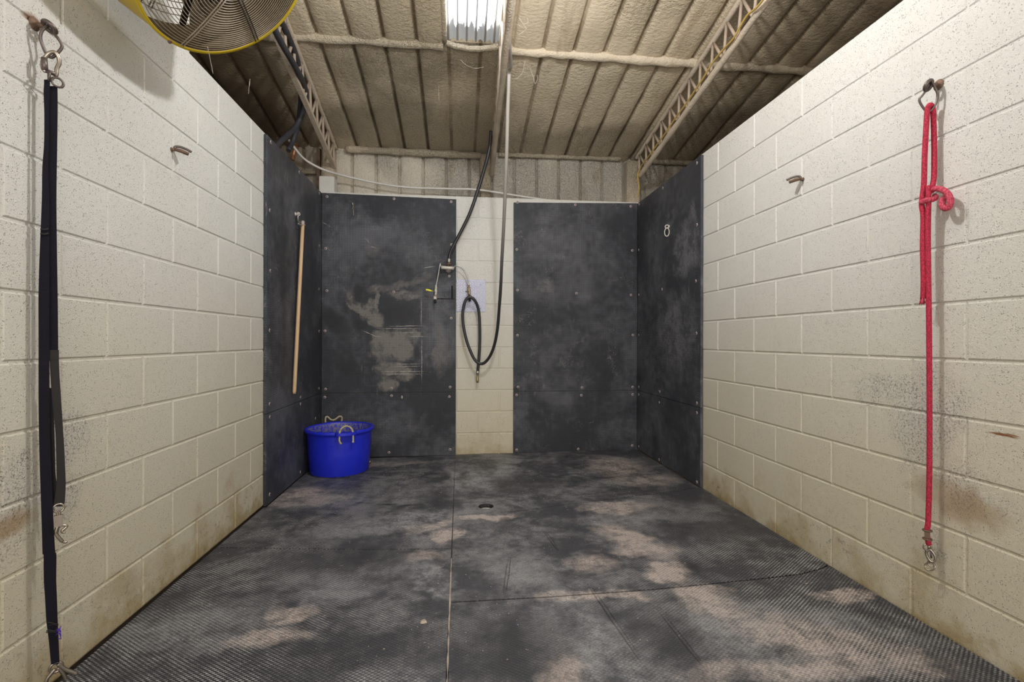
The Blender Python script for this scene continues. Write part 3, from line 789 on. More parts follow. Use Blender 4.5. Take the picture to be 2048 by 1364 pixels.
# floor mats: outlines follow the seams
XS = -.036
def fl(px, py): p = at_z(px, py, 0.008); return (p.x, p.y)
s1 = [fl(1000, 1025), fl(1039, 1022.6), fl(1100, 1014), fl(1200, 1001.8), fl(1285, 991), fl(1359, 984), fl(1399, 976)]
s1 = [(XS + .003, s1[0][1] - .02)] + s1; s1[-1] = (XR - .025, s1[-1][1])
s2 = [(XS + .004, fl(897.5, 1204)[1]), fl(1100, 1194), fl(1308, 1180), fl(1433, 1168.5), fl(1540, 1158), fl(1600, 1151), fl(1637, 1142), (XR - .008, fl(1660, 1133)[1])]
sl = [(XL + .008, fl(440, 1092)[1]), fl(600, 1095.5), fl(740, 1098), (XS - .002, fl(897, 1097)[1])]
GF = 'black rubber mats laid on the stall floor'
def floor_mat(outline, label, hole=None, gapx=0):
    cx = sum(p[0] for p in outline) / len(outline); cy = sum(p[1] for p in outline) / len(outline)
    t = thing('floor_mat', (cx, cy, fz(cx) - .018), label, 'rubber mat', GF)
    bm = bmesh.new()
    def loop(pts):
        vs = [bm.verts.new((x, y, 0)) for x, y in pts]
        for i in range(len(vs)): bm.edges.new((vs[i], vs[(i + 1) % len(vs)]))
    loop(outline)
    if hole: loop([(hole[0] + hole[2] * math.cos(a * PI / 12), hole[1] + hole[2] * math.sin(a * PI / 12)) for a in range(24)])
    bmesh.ops.triangle_fill(bm, use_beauty=True, use_dissolve=False, edges=bm.edges[:])
    r = bmesh.ops.extrude_face_region(bm, geom=bm.faces[:])
    for g in r['geom']:
        if isinstance(g, bmesh.types.BMVert): g.co.z = -.018
    off = Vector(t['_o'])
    for v in bm.verts: v.co.z += fz(v.co.x)
    for v in bm.verts: v.co -= off
    bmesh.ops.recalc_face_normals(bm, faces=bm.faces)
    me = bpy.data.meshes.new('mat_sheet'); bm.to_mesh(me); bm.free(); me.materials.append(M['mat_floor'])
    o = bpy.data.objects.new('mat_sheet', me); C.objects.link(o); o.parent = t
    return t
yb = YB - MT - .004; yc = 0.62
g = .0030
floor_mat([(XL + MT + .004, yb), (XS + .0012, yb)] + [(x, y + g) for x, y in sl[::-1]] + [(XL + .008, yl - .01), (XL + MT + .004, yl - .01)], 'floor mat in the back left corner of the stall, under the blue tub')
floor_mat([(x, y - g) for x, y in sl] + [(XS - .006, yc), (XL + .008, yc)], 'large floor mat in the left foreground with its pebbled texture showing')
floor_mat([(XS + .002, yb), (XR - MT - .004, yb)] + [(x, y + g) for x, y in s1[::-1]], 'back right floor mat pierced by the round drain hole', hole=(DR.x, DR.y, .0502))
floor_mat([(x, y - g) for x, y in s1] + [(XR - .008, s1[-1][1] - .02)] + [(x, y + g * 1.5) for x, y in s2[::-1]], 'middle floor mat between the drain and the curled seam, dusty and scuffed')
floor_mat([(x, y - g * 1.5) for x, y in s2] + [(XR - .008, yc), (XS + .004, yc)], 'floor mat in the right foreground with long creases and pink dust')

# dirt packed in the long seam
mb = MB(); rnd = random.Random(3)
pts = []; 
for i in range(60):
    y = .9 + i * (2.42 - .9) / 59
    pts.append(Vector((XS + .0002 + rnd.uniform(-.0006, .0006), y, fz(XS) - .006)))
mb.tube(pts, [max(.0012, .0038 + .0060 * noise.noise(p * 18)) for p in pts], 8)
tag(mb.build('seam_dirt', 'foam_bits'), 'pale sandy dirt packed into the long seam between the floor mats', 'dirt', kind='stuff')

# long creases pressed into the front right mat (raised ripples of rubber)
def crease(pts, label):
    p = spline([Vector((*fl(a, b), fz(fl(a, b)[0]) - .0015)) for a, b in pts], 8)
    mb = MB(); n = len(p)
    mb.tube(p, [.0045 * math.sin(PI * min(1, (i + .5) / n * 1.0)) ** .3 for i in range(n)], 8)
    return mb
# ------------------------------------------------------------------ floor drain
t = thing('floor_drain', (DR.x, DR.y, fz(DR.x) - .035), 'round slotted floor drain set in a hole of the back right mat', 'drain')
mb = MB(); z0 = fz(DR.x) - .027
mb.lathe((DR.x, DR.y, z0), (0, 0, 1), [(.0, .002), (.036, .002), (.04, .0035), (.045, .0035), (.045, 0)], 28)
mb.build('drain_cover', 'zinc', t)
mb = MB(); mb.lathe((DR.x, DR.y, z0), (0, 0, 1), [(.0465, .0), (.0465, .0265), (.0500, .0265), (.0500, .0), (.0465, .0)], 28); mb.build('drain_collar', 'plug', t)
for k in range(7):
    a = 2 * PI * k / 7; m1 = MB()
    m1.lathe((DR.x + .022 * math.cos(a), DR.y + .022 * math.sin(a), z0 + .0022), (0, 0, 1), [(0, 0), (.005, 0), (.005, .0008), (0, .0008)], 12)
    m1.build('slot', 'plug', t)

# ------------------------------------------------------------------ diamond plate
p0, p1 = at_y(913, 624, YB), at_y(971, 560, YB)
t = thing('steel_plate', ((p0.x + p1.x) / 2, YB - .002, p0.z), 'shiny diamond tread plate on the painted block strip behind the right valve', 'plate')
mb = MB(); mb.box(((p0.x + p1.x) / 2, YB - .0016, (p0.z + p1.z) / 2), (p1.x - p0.x, .003, p1.z - p0.z)); mb.build('plate_sheet', 'plate', t, bevel=.0006, bseg=1)
mb = MB(); st = .0265; ny_ = int((p1.z - p0.z) / st); nx_ = int((p1.x - p0.x) / st)
for i in range(nx_ * 2):
    for j in range(ny_ * 2):
        x = p0.x + .012 + i * st / 2; z = p0.z + .012 + j * st / 2
        if x > p1.x - .01 or z > p1.z - .01 or (i + j) % 2: continue
        ang = PI / 4 if i % 2 == 0 else -PI / 4
        d = Vector((math.cos(ang), 0, math.sin(ang))) * .0125
        c = Vector((x, YB - .0032, z))
        mb.tube([c - d, c - d * .5, c, c + d * .5, c + d], [.0006, .0018, .0024, .0018, .0006], 6)
tr = mb.build('tread_pattern', 'tread', t); tr['kind'] = 'stuff'
for px, py in ((961, 570), (961, 617)):
    q = at_y(px, py, YB - .003); m1 = MB(); m1.lathe(q, (0, -1, 0), [(0, 0), (.004, 0), (.003, .002), (0, .002)], 10); m1.build('screw', 'screw', t)

# ------------------------------------------------------------------ water valves
Y0 = YB - .075
def B_(px, py, y=Y0): return at_y(px, py, y)
t = thing('water_manifold', B_(897, 540, YB - .03), 'limed galvanised tee joining the supply hose to two braided lines on the back wall', 'water fitting')
mb = MB(); mb.tube([B_(884, 536), B_(888, 536), B_(900, 536.5), B_(908, 537)], [.014, .016, .0165, .014], 14); 
mb.torus(B_(885, 535.5), (1, 0, 0), .0145, .004); mb.torus(B_(905, 537), (1, 0, 0), .015, .004); mb.build('tee_body', 'zinc', t)
mb = MB(); mb.cyl(B_(897, 533), B_(897.5, 525), .012); mb.lathe(B_(897, 530), (0, 0, 1), [(0, 0), (.03, 0), (.03, .006), (.018, .012), (0, .012)], 8, False); mb.build('union_nut', 'rusty', t)
mb = MB(); mb.cyl(B_(897.8, 526), B_(898.5, 516), .011); mb.torus(B_(898.3, 519), (0, 0, 1), .011, .003); mb.build('hose_barb', 'zinc', t)
mb = MB(); mb.cyl(B_(897, 540), B_(897, 541, YB - .021), .011); mb.cyl(B_(897, 540, YB - .026), B_(897, 540, YB - .0195), .025); mb.build('wall_flange', 'dark_steel', t)

sup = [(982, 262, 4.36), (980, 290, 4.38), (975, 315, 4.40), (968, 340, 4.43), (957, 377, 4.46), (940, 426, 4.48), (922.5, 462.6, 4.50), (907, 492, 4.515), (900, 508, Y0 + .003), (898.5, 518, Y0)]
mb = MB(); mb.tube(spline([at_y(*q) for q in sup], 6), .0155, 12)
tag(mb.build('supply_hose', 'hose'), 'short thick black hose from the middle truss down to the galvanised tee', 'hose')

def braided(pts, label):
    t = thing('braided_line', at_y(*pts[-1]), label, 'hose', 'braided water lines')
    mb = MB(); mb.tube(spline([at_y(*q) for q in pts], 8), .0062, 10, twist=.35); mb.build('braid', 'steel', t)
    mb = MB(); a = at_y(*pts[-1]); mb.cyl(a + Vector((0, 0, .012)), a - Vector((0, 0, .012)), .0088, 6); mb.build('nut', 'zinc', t)
    a = at_y(*pts[0]); mb = MB(); mb.torus(a, (1, 0, 0), .006, .0045, 12, 6); mb.build('elbow', 'zinc', t)
braided([(883.5, 537, Y0), (881.5, 531, Y0 - .005), (880.5, 528, Y0 - .01), (879, 535, Y0 - .01), (876.5, 550, Y0), (873.5, 566, Y0), (872, 573, Y0)], 'braided steel line dropping from the tee to the yellow lever valve')
braided([(907, 537, Y0), (909.5, 533, Y0 - .005), (914, 532, Y0 - .01), (922, 535, Y0 - .01), (930, 545, Y0), (935.5, 558, Y0), (937.2, 570, Y0)], 'braided steel line curving right from the tee to the spigot over the tread plate')

t = thing('water_valve', B_(871, 600, YB - .03), 'left spigot with a bright yellow lever, on the black mat', 'valve')
mb = MB(); mb.tube([B_(872, 573), B_(871.8, 579), B_(871.6, 583), B_(871.4, 588), B_(871, 592)], [.0095, .0105, .0145, .0105, .010], 12); mb.torus(B_(871.8, 577), (0, 0, 1), .010, .0035, 14, 6); mb.build('valve_body', 'zinc', t)
mb = MB(); mb.lathe(B_(870, 601), (0, 0, 1), [(0, 0), (.013, 0), (.015, .01), (.017, .022), (.012, .035), (0, .036)], 14); mb.build('spout', 'zinc', t)
mb = MB(); mb.cyl(B_(870, 599), B_(870.5, 606, Y0 - .03), .011, 14, .010); mb.build('outlet', 'plug', t)
mb = MB(); mb.tube([B_(871, 584.5, Y0 - .02), B_(866, 583.5, Y0 - .03), B_(862, 582.5, Y0 - .035)], .0035, 8); mb.build('lever_stem', 'steel', t)
mb = MB(); mb.tube([B_(864.5, 583, Y0 - .033), B_(861, 582.2, Y0 - .035), B_(856, 580.8, Y0 - .036), B_(852.5, 580.3, Y0 - .036), B_(851.3, 580.4, Y0 - .036)], [.004, .0085, .0095, .0085, .003], 12); lv = mb.build('lever', 'yellow_plastic', t); lv['label'] = 'yellow coated lever'
mb = MB(); mb.cyl(B_(871, 594), B_(871, 594, YB - .0195), .009); mb.cyl(B_(871, 594, YB - .024), B_(871, 594, YB - .0195), .022); mb.build('wall_pipe', 'dark_steel', t)

t = thing('water_valve', B_(939, 600, YB - .01), 'right brass spigot in front of the tread plate, long hose draped over it', 'valve')
mb = MB(); mb.tube([B_(937.5, 571), B_(938, 577), B_(938, 582), B_(938.5, 588), B_(938.8, 592)], [.009, .011, .0145, .0115, .010], 12); mb.torus(B_(937.8, 575), (0, 0, 1), .010, .0035, 14, 6); mb.build('valve_body', 'brass', t)
mb = MB(); mb.tube([B_(938, 583.5, Y0 - .015), B_(934, 583.5, Y0 - .02), B_(931, 583.5, Y0 - .02)], [.0035, .0035, .006], 8); mb.build('lever', 'rusty', t)
mb = MB(); mb.lathe(B_(939.3, 600), (0, 0, 1), [(0, 0), (.012, 0), (.015, .008), (.0165, .02), (.011, .034), (0, .035)], 14); mb.build('spout', 'zinc', t)
mb = MB(); mb.cyl(B_(939.3, 598), B_(939.5, 602, Y0 - .03), .0115, 14, .0105); mb.build('outlet', 'plug', t)
mb = MB(); mb.cyl(B_(939, 594), B_(939, 594, YB - .004), .009); mb.cyl(B_(939, 594, YB - .010), B_(939, 594, YB - .0045), .02); mb.build('wall_pipe', 'rusty', t)

# mat patch cut around the left pipe
mb = MB()
a, b = at_y(874, 597.5, ym - .0012), at_y(909, 599, ym - .0012)
mb.box((a + b) / 2, ((b - a).length, .002, .007)); a, b = at_y(903.5, 572, ym - .0012), at_y(905, 597, ym - .0012)
mb.box((a + b) / 2, (.014, .002, (a - b).length))
cut = mb.build('mat_cut', 'groove')
tag(cut, 'dark cut line in the black mat beside the yellow lever valve', 'cut')

# ------------------------------------------------------------------ long wash hose hanging from the truss, looped over the spigot
hp = [(1016, 60, 3.00), (1019, 95, 3.13), (1021, 122, 3.27), (1021, 133, 3.33), (1018.5, 142, 3.40), (1017.5, 165, 3.43), (1015.5, 220, 3.5), (1013.5, 300, 3.62), (1010.5, 380, 3.78), (1007.5, 450, 3.92), (1003.5, 525, 4.07), (1001.5, 571, 4.16), (998.4, 616, 4.24), (995, 657, 4.31),
      (989, 689, 4.37), (979, 714, 4.42), (965.5, 727.5, 4.45), (951.8, 722.5, 4.46), (940.5, 702, 4.47), (931.4, 675, 4.48), (925.9, 643.6, 4.485), (926, 621, 4.485), (931, 602, 4.48),
      (939.3, 594.5, 4.475), (949, 600.5, 4.48), (956.2, 616.4, 4.50), (959, 639, 4.515), (959.8, 675.5, 4.525), (958.6, 707, 4.53), (956.8, 730, 4.53), (955.5, 744, 4.53)]
t = thing('wash_hose', at_y(955.5, 760, 4.53), 'long black wash hose hanging from the truss and looped over the right spigot', 'hose')
mb = MB(); mb.tube(spline([at_y(*q) for q in hp], 6), .0135, 12); mb.build('hose_tube', 'hose_pale_top', t)
mb = MB(); mb.cyl(at_y(955.6, 742, 4.53), at_y(955, 749, 4.53), .0155, 12); mb.torus(at_y(955.3, 746, 4.53), (0, 0, 1), .0155, .003, 16, 6); mb.build('hose_clamp', 'steel', t)
mb = MB(); a = at_y(955, 749, 4.53); b = at_y(954.8, 766, 4.53)
mb.lathe(a, (b - a), [(0, 0), (.011, 0), (.011, .01), (.008, .014), (.010, .02), (.0125, .045), (.0125, .06), (.0105, .078), (.007, .078), (.0065, .07), (0, .07)], 14); nz = mb.build('nozzle', 'brass', t); nz['label'] = 'brass nozzle'

# ------------------------------------------------------------------ tub
tx, ty = -.983, 4.165; tz = fz(tx) + .001
t = thing('feed_tub', (tx, ty, tz), 'round blue plastic tub with rope handles standing in the back left corner', 'tub')
prof = [(0, .0), (.222, .0), (.228, .004), (.232, .012), (.246, .18), (.254, .322), (.256, .334), (.268, .336), (.273, .342), (.273, .358), (.268, .364), (.252, .364), (.248, .358), (.243, .33), (.236, .18), (.222, .014), (0, .012)]
mb = MB(); mb.lathe((tx, ty, tz), (0, 0, 1), prof, 72); mb.build('tub_shell', 'blue', t)
mb = MB()
n = 40; vs = [Vector((tx, ty, tz + .10))]
for k in range(n): a = 2 * PI * k / n; vs.append(Vector((tx + .226 * math.cos(a), ty + .226 * math.sin(a), tz + .09)))
mb.add(vs, [(0, 1 + k, 1 + (k + 1) % n) for k in range(n)]); fl_ = mb.build('hay_litter', 'hay', t); fl_['kind'] = 'stuff'
dirs = Vector((at_z(694, 868, .36).x - tx, at_z(694, 868, .36).y - ty, 0)).normalized()
for sgn, tall in ((1, .075), (-1, .07)):
    d = dirs * sgn; e = Vector((-d.y, d.x, 0)); base = Vector((tx, ty, tz))
    # lug on the rim
    mb = MB(); pts = []
    n = 12; vs = []
    for k in range(n + 1):
        a = (k / n - .5) * .60; dd = d * math.cos(a) + e * math.sin(a); ex = .034 * max(0, math.cos((k / n - .5) * PI)) ** .3 if 0 < k < n else 0.002
        for rr, zz in ((.270, .345), (.276 + ex, .340), (.276 + ex, .362), (.262, .366)): vs.append(base + dd * rr + Vector((0, 0, zz)))
    fs = [(k * 4 + i, k * 4 + (i + 1) % 4, (k + 1) * 4 + (i + 1) % 4, (k + 1) * 4 + i) for k in range(n) for i in range(4)] + [(0, 1, 2, 3), tuple(n * 4 + i for i in range(4))]
    mb.add(vs, fs); lg = mb.build('rim_lug', 'blue', t)
    w = .050; ro = .286
    def hp_(s_, r_, z_): return base + d * r_ + e * s_ + Vector((0, 0, z_))
    if sgn > 0: hpts = [hp_(-w * .85, ro + .006, .282), hp_(-w * 1.05, ro + .008, .305), hp_(-w, ro + .002, .345), hp_(-w * .95, ro, .375), hp_(-w * .6, ro - .012, .398), hp_(0, ro - .022, .410), hp_(w * .6, ro - .018, .400), hp_(w * .95, ro - .006, .375), hp_(w, ro + .002, .345), hp_(w * 1.0, ro + .008, .31), hp_(w * .98, ro + .010, .285)]
    else: hpts = [hp_(-w * 1.2, ro + .006, .30), hp_(-w * 1.2, ro, .36), hp_(-w * 1.25, ro - .004, .395), hp_(-w * .8, ro - .008, .408), hp_(0, ro - .01, .382), hp_(w * .6, ro - .008, .385), hp_(w * 1.2, ro - .004, .412), hp_(w * 1.5, ro, .40), hp_(w * 1.5, ro, .36), hp_(w * 1.5, ro + .006, .30)]
    sp = spline(hpts, 7)
    mb = MB()
    for q in range(3):      # three laid strands
        path = []
        for i, p in enumerate(sp):
            tt = (sp[min(i + 1, len(sp) - 1)] - sp[max(i - 1, 0)]).normalized(); u_ = tt.cross(d).normalized(); v_ = tt.cross(u_)
            a = i * .75 + q * 2 * PI / 3
            path.append(p + (u_ * math.cos(a) + v_ * math.sin(a)) * .0036)
        mb.tube(path, .0044, 8)
    mb.tube([sp[0] + Vector((0, 0, -.004)), sp[0], sp[1]], [.006, .0108, .009], 10); mb.tube([sp[-1] + Vector((0, 0, -.004)), sp[-1], sp[-2]], [.006, .0108, .009], 10)
    hd = mb.build('rope_handle', 'cream_rope', t); hd['label'] = 'cream rope handle'

# brass fitting lying by the tub
p = at_z(739, 929, fz(-.8))
a = Vector((p.x - .05, p.y + .03, fz(-.8) + .014)); b = Vector((p.x + .012, p.y + .0, fz(-.8) + .016))
t = thing('pipe_fitting', (a.x, a.y, fz(-.8)), 'small brass pipe fitting lying on the floor behind the blue tub', 'fitting')
mb = MB(); mb.tube([a, a.lerp(b, .5), a.lerp(b, .52), b], [.010, .010, .0135, .0135], 6); mb.build('fitting_body', 'brass', t)
mb = MB(); mb.torus(b, (b - a), .011, .003, 16, 6); mb.cyl(b, b - (b - a).normalized() * .004, .0105, 12); mb.build('collar', 'brass', t)
p = at_z(738, 934, fz(-.8)); mb = MB(); mb.lathe((p.x + .0, p.y, fz(-.8)), (0, 0, 1), [(0, .0), (.012, 0), (.012, .008), (.006, .012), (0, .012)], 6, False)
tag(mb.build('hex_nut', 'rusty'), 'rusty hex nut on the floor in front of the brass fitting', 'nut')

# ------------------------------------------------------------------ tie rings on the side walls
def eye_bolt(wall, n, loc_off, label, R=.016, r=.0055, mat='dark_steel', flange=.012, fm='rusty', eyeaxis=(0, 1, 0), plate=True, group='eye bolts in the walls'):
    wall = Vector(wall); n = Vector(n); c = wall + n * loc_off
    t = thing('eye_bolt', wall, label, 'eye bolt', group)
    mb = MB(); mb.torus(c, eyeaxis, R, r, 24, 10); mb.build('eye', mat, t)
    mb = MB(); mb.cyl(wall - n * .004 if plate else wall, c - n * (R - .002), r * .9, 10); mb.build('shank', mat, t)
    mb = MB(); mb.lathe(wall + n * .0005, n, [(0, 0), (flange, 0), (flange * .8, .004), (r, .007), (0, .007)], 14); mb.build('flange', fm, t)
    return t, c
def link_ring(c, pts2, r, label, mat='dark_steel'):
    """ring bent from rod: list of world points, closed"""
    mb = MB(); mb.tube(spline(pts2, 5, closed=True), r, 10, closed=True)
    return mb

WL = at_x(70, 50, XL); WR = at_x(1876, 162, XR)
dL = Vector((-XL, 0, 0)); 
EL = Vector((XL + .045, WL.y, 0)); ER = Vector((XR - .043, WR.y, 0))
nL = Vector((-EL.x, -EL.y, 0)).normalized(); nR = Vector((-ER.x, -ER.y, 0)).normalized()
def L_(px, py, d=0.0): return at_pl(px, py, Vector((EL.x, EL.y, CAMZ)) + nL * d, nL)
def R_(px, py, d=0.0): return at_pl(px, py, Vector((ER.x, ER.y, CAMZ)) + nR * d, nR)
eL = L_(99, 58); eR = R_(1857, 167)
def big_eye(wall, n, c, axis, label):
    t = thing('eye_bolt', wall, label, 'eye bolt', 'eye bolts in the walls')
    R = .0165
    mb = MB(); mb.torus(c, axis, R, .0065, 26, 10); mb.build('eye', 'dark_steel', t)
    mb = MB(); d = (c - wall).normalized(); mb.tube([wall - Vector(n) * .003, wall + (c - wall) * .4, c - d * (R - .002)], [.0075, .0075, .006], 10); mb.build('shank', 'rusty', t)
    mb = MB(); mb.lathe(wall + Vector(n) * .0005, n, [(0, 0), (.020, 0), (.017, .004), (.009, .009), (0, .009)], 11, False); mb.build('sealant_blob', 'rusty', t)
big_eye(Vector((XL, eL.y, eL.z + .006)), (1, 0, 0), eL, (.35, .5, .8), 'large rusty eye bolt high on the left wall holding the black strap')
big_eye(Vector((XR, eR.y, eR.z + .004)), (-1, 0, 0), eR, (-.3, .8, .5), 'large rusty eye bolt high on the right wall holding the red rope')
lr = [L_(95, 56, .006), L_(84, 66, .008), L_(81, 80, .004), L_(86, 97, .0), L_(93, 112, 0), L_(103, 119, 0), L_(114, 111, 0), L_(124, 97, .0), L_(117, 82, .0), L_(109, 72, -.004), L_(104, 60, -.006)]
tag(link_ring(None, lr, .0042, '').build('steel_ring', 'dark_steel'), 'bent steel ring through the left eye bolt, carrying the black strap snap', 'ring', 'bent steel rings')
lr = [R_(1864, 160, .008), R_(1871, 173, .006), R_(1875.5, 187, .0), R_(1872, 203, .0), R_(1863, 216, .0), R_(1856, 220, 0), R_(1848, 214, 0), R_(1838.5, 197, 0), R_(1845, 187, 0), R_(1852, 177, -.004), R_(1857, 164, -.005)]
tag(link_ring(None, lr, .0038, '').build('steel_ring', 'dark_steel'), 'bent steel ring through the right eye bolt, looped with red rope', 'ring', 'bent steel rings')

# ------------------------------------------------------------------ black cross-tie strap on the left wall
bk = -nL
t = thing('cross_tie_strap', L_(105, 1364), 'long black webbing strap with metal snaps hanging on the left wall', 'strap')
def rows(lst, d=0.0):
    ls = spline([L_(a, y, d) for a, b, y in lst], 5); rs = spline([L_(b, y, d) for a, b, y in lst], 5)
    return list(zip(ls, rs))
mb = MB(); mb.ribbon(rows([(88, 100, 163), (88, 100, 172), (87, 99.5, 190), (88.5, 98, 230), (88, 98, 290), (84.5, 96, 340), (83.6, 98.5, 400), (80, 98.7, 492), (77, 98.8, 583), (77, 99, 700), (77, 99.3, 800), (78, 100, 880), (80, 103, 951), (83.4, 107.6, 1057), (85, 110.8, 1113)], .010), .003, bk)
mb.build('front_webbing', 'webbing', t)
mb = MB(); mb.ribbon(rows([(86.5, 112, 1110), (87, 113, 1118), (87.5, 112.5, 1164), (90, 114, 1200), (92.5, 115.5, 1245), (97, 117, 1281), (102, 119.5, 1333)], .012), .004, bk)
m2 = mb.build('lower_webbing', 'webbing', t)
mb = MB(); mb.ribbon(rows([(97, 115, 176), (97, 115.5, 220), (96, 114.5, 300), (95, 113, 400), (95, 114, 500), (96, 115.5, 600), (97, 116.5, 706)], .0), .003, bk)
mb.build('rear_webbing', 'webbing', t)
mb = MB(); mb.ribbon(rows([(99, 118, 704), (99, 118, 724)], .006), .007, bk); mb.build('slide_buckle', 'webbing_old', t)
mb = MB(); mb.ribbon(rows([(99, 117.8, 722), (101, 119.5, 760), (104.5, 122.5, 805), (110, 126, 860), (111.5, 128, 890), (113, 131, 951), (113, 131.4, 975), (111, 131, 990), (108, 129.5, 1008), (105.5, 127, 1017)], .005), .003, bk)
mb.ribbon(rows([(106, 127, 1016.5), (102, 122, 1000), (99, 112, 960), (99.5, 110, 900), (99.5, 108, 840), (98, 104, 780)], -.012), .003, bk)
mb.build('looped_webbing', 'webbing_old', t)
for yy_ in (462, 471):
    mb = MB(); mb.tube([L_(97, yy_, .013), L_(89, yy_ + 2, .0145), L_(81, yy_, .013)], .003, 6); mb.build('fold', 'webbing_old', t)
mb = MB()
rnd = random.Random(5)
for k in range(5):
    y = 1248 + k * 6 + rnd.uniform(-3, 3)
    m_ = [L_(95 + rnd.uniform(-4, 2), y, .014), L_(108, y + rnd.uniform(-3, 3), .018), L_(116, y + rnd.uniform(-4, 4), .014)]
    mb.tube(spline(m_, 5), .0016, 6)
mb.build('stitching', 'webbing_old', t)['kind'] = 'stuff'
mb = MB()
for k in range(4):
    y = 1262 + k * 4
    mb.tube(spline([L_(112, y, .014), L_(118, y + rnd.uniform(-6, 6), .02), L_(122, y + rnd.uniform(-8, 8), .016), L_(116, y + rnd.uniform(-5, 8), .014)], 5), .0011, 5)
pt = mb.build('loose_threads', 'purple', t); pt['label'] = 'purple loose threads'; pt['kind'] = 'stuff'

def snap(t, P, top, s, name='snap_hook', mat='bronze', flip=1, opened=0):
    """bolt snap: P(dx, dy, d) maps metres right/down from the top point"""
    g = thing if False else None
    mb = MB()
    mb.tube([P(0, 0), P(0, .012)], .0052, 10); mb.tube([P(0, .012), P(0, .016), P(0, .045), P(0, .048)], [.005, .0085, .0085, .006], 12)
    body = mb.build(name, mat, t)
    off = body
    mb = MB(); h = [P(-.004 * flip, .046), P(-.010 * flip, .056), P(-.012 * flip, .068), P(-.005 * flip, .080), P(.006 * flip, .080), P(.011 * flip, .070), P(.010 * flip, .060), P(.006 * flip, .052)]
    mb.tube(spline(h, 5), .0034, 8); x = mb.build('hook', mat, t); 
    mb = MB(); mb.tube([P(.008 * flip, .030), P(.010 * flip, .058)], .0024, 8); mb.tube([P(.009 * flip, .036), P(.017 * flip, .037)], [.002, .0032], 8); mb.build('thumb_bolt', mat, t)
def PLf(px, py, d=.006):
    o = L_(px, py, d); ex = Vector((0, 0, 1)).cross(nL).normalized()
    if ex.dot(L_(px + 20, py) - L_(px, py)) < 0: ex = -ex
    return lambda x, y, dd=0.0: o + ex * x - Vector((0, 0, y)) + nL * dd
# top heavy snap between ring and strap
P = PLf(102, 156, .004)
mb = MB(); mb.tube(spline([P(-.011, -.008), P(-.017, -.016), P(-.018, -.034), P(-.013, -.050), P(-.003, -.066, .004), P(.008, -.072, .004), P(.016, -.063, .002), P(.018, -.046), P(.013, -.028), P(.012, -.012), P(.010, -.004)], 6), .0056, 10); mb.build('top_snap_hook', 'bronze', t)
mb = MB(); mb.tube([P(-.015, -.046, .004), P(-.013, -.010, .004)], .0075, 10); mb.tube([P(-.012, -.012), P(.011, -.008)], .0065, 10); mb.build('top_snap_body', 'dark_steel', t)
mb = MB(); mb.torus(P(.0145, .014), nL + Vector((0, .3, 0)), .0135, .0035, 22, 8); mb.torus(P(-.004, .006, .008), Vector((1, .9, 0)), .0125, .0033, 22, 8); mb.build('swivel_ring', 'dark_steel', t)
mb = MB(); mb.torus(L_(117, 1020, .004), nL, .0125, .0028, 22, 8); mb.build('strap_ring', 'bronze', t)
P = PLf(117, 1029, .008)
mb = MB(); mb.tube([P(0, -.004), P(0, .008)], .006, 10); mb.box(P(0, .024), (.02, .02, .034), Matrix.Rotation(0.66, 3, 'Z')); mb.build('snap_body', 'bronze', t, bevel=.003)
mb = MB(); mb.tube(spline([P(0, .038), P(-.004, .052), P(-.004, .066), P(.003, .080), P(.009, .090), P(.015, .094), P(.019, .092)], 5), [.0055] * 8 + [.0048] * 12 + [.004] * 11, 10)
mb.build('snap_hook', 'bronze', t)
mb = MB(); mb.tube(spline([P(.006, .040), P(.016, .043), P(.018, .048), P(.010, .055), P(.009, .062), P(.016, .063)], 4), .0038, 8); mb.build('snap_trigger', 'bronze', t)
P = PLf(112, 1333, .008)
mb = MB(); mb.torus(P(0, .008), Vector((.6, -.8, 0)), .014, .0042, 24, 8); mb.build('end_ring', 'bronze', t)
mb = MB(); mb.tube(spline([P(.004, .0), P(.012, .012), P(.022, .026), P(.034, .038), P(.046, .05)], 5), .0058, 10); mb.tube(spline([P(-.002, .012), P(-.012, .024), P(-.020, .036), P(-.022, .05)], 5), .0055, 10)
mb.tube(spline([P(.004, .012), P(.012, .026), P(.018, .04), P(.022, .056)], 5), .005, 10); mb.build('end_snap', 'bronze', t)

# ------------------------------------------------------------------ red rope on the right wall
t = thing('lead_rope', R_(1858, 1161), 'long red braided rope knotted and hanging from the ring on the right wall', 'rope')
r0 = .0088
top = [R_(1846, 594, .0), R_(1847, 560, .002), R_(1845.5, 486, .0), R_(1846.5, 432, .0), R_(1843.5, 405, .002), R_(1845, 388, .004), R_(1848, 360, .004), R_(1849.5, 303, .004), R_(1852.6, 248, .004), R_(1854.5, 218, .006), R_(1857.5, 208, .006), R_(1861.5, 207, .000), R_(1865.5, 214, -.008), R_(1867.5, 250, -.010), R_(1868.5, 300, -.010), R_(1868, 350, -.008), R_(1864, 372, -.002)]
mb = MB(); mb.tube(spline(top, 6), r0, 12); mb.build('doubled_strand', 'red_rope', t)
main = [R_(1862, 377, .010), R_(1857.5, 370, .014), R_(1857, 385, .016), R_(1857, 400, .014), R_(1856.2, 440, .008), R_(1856, 486, .006), R_(1857.5, 600, .006), R_(1858.6, 740, .006), R_(1858.8, 923, .006), R_(1856.5, 1035, .006), R_(1854.5, 1052, .006), R_(1855, 1072, .006), R_(1858, 1086, .006)]
mb = MB(); mb.tube(spline(main, 8), r0 * .98, 12); mb.build('hanging_strand', 'red_rope', t)
kn = [R_(1844, 397, -.004), R_(1845, 401, .012), R_(1852, 397, .022), R_(1862, 396, .022), R_(1870, 393, .012), R_(1870, 388, -.006)]
mb = MB(); mb.tube(spline(kn, 6), r0 * 1.05, 12); mb.build('knot_wrap', 'red_faded', t)
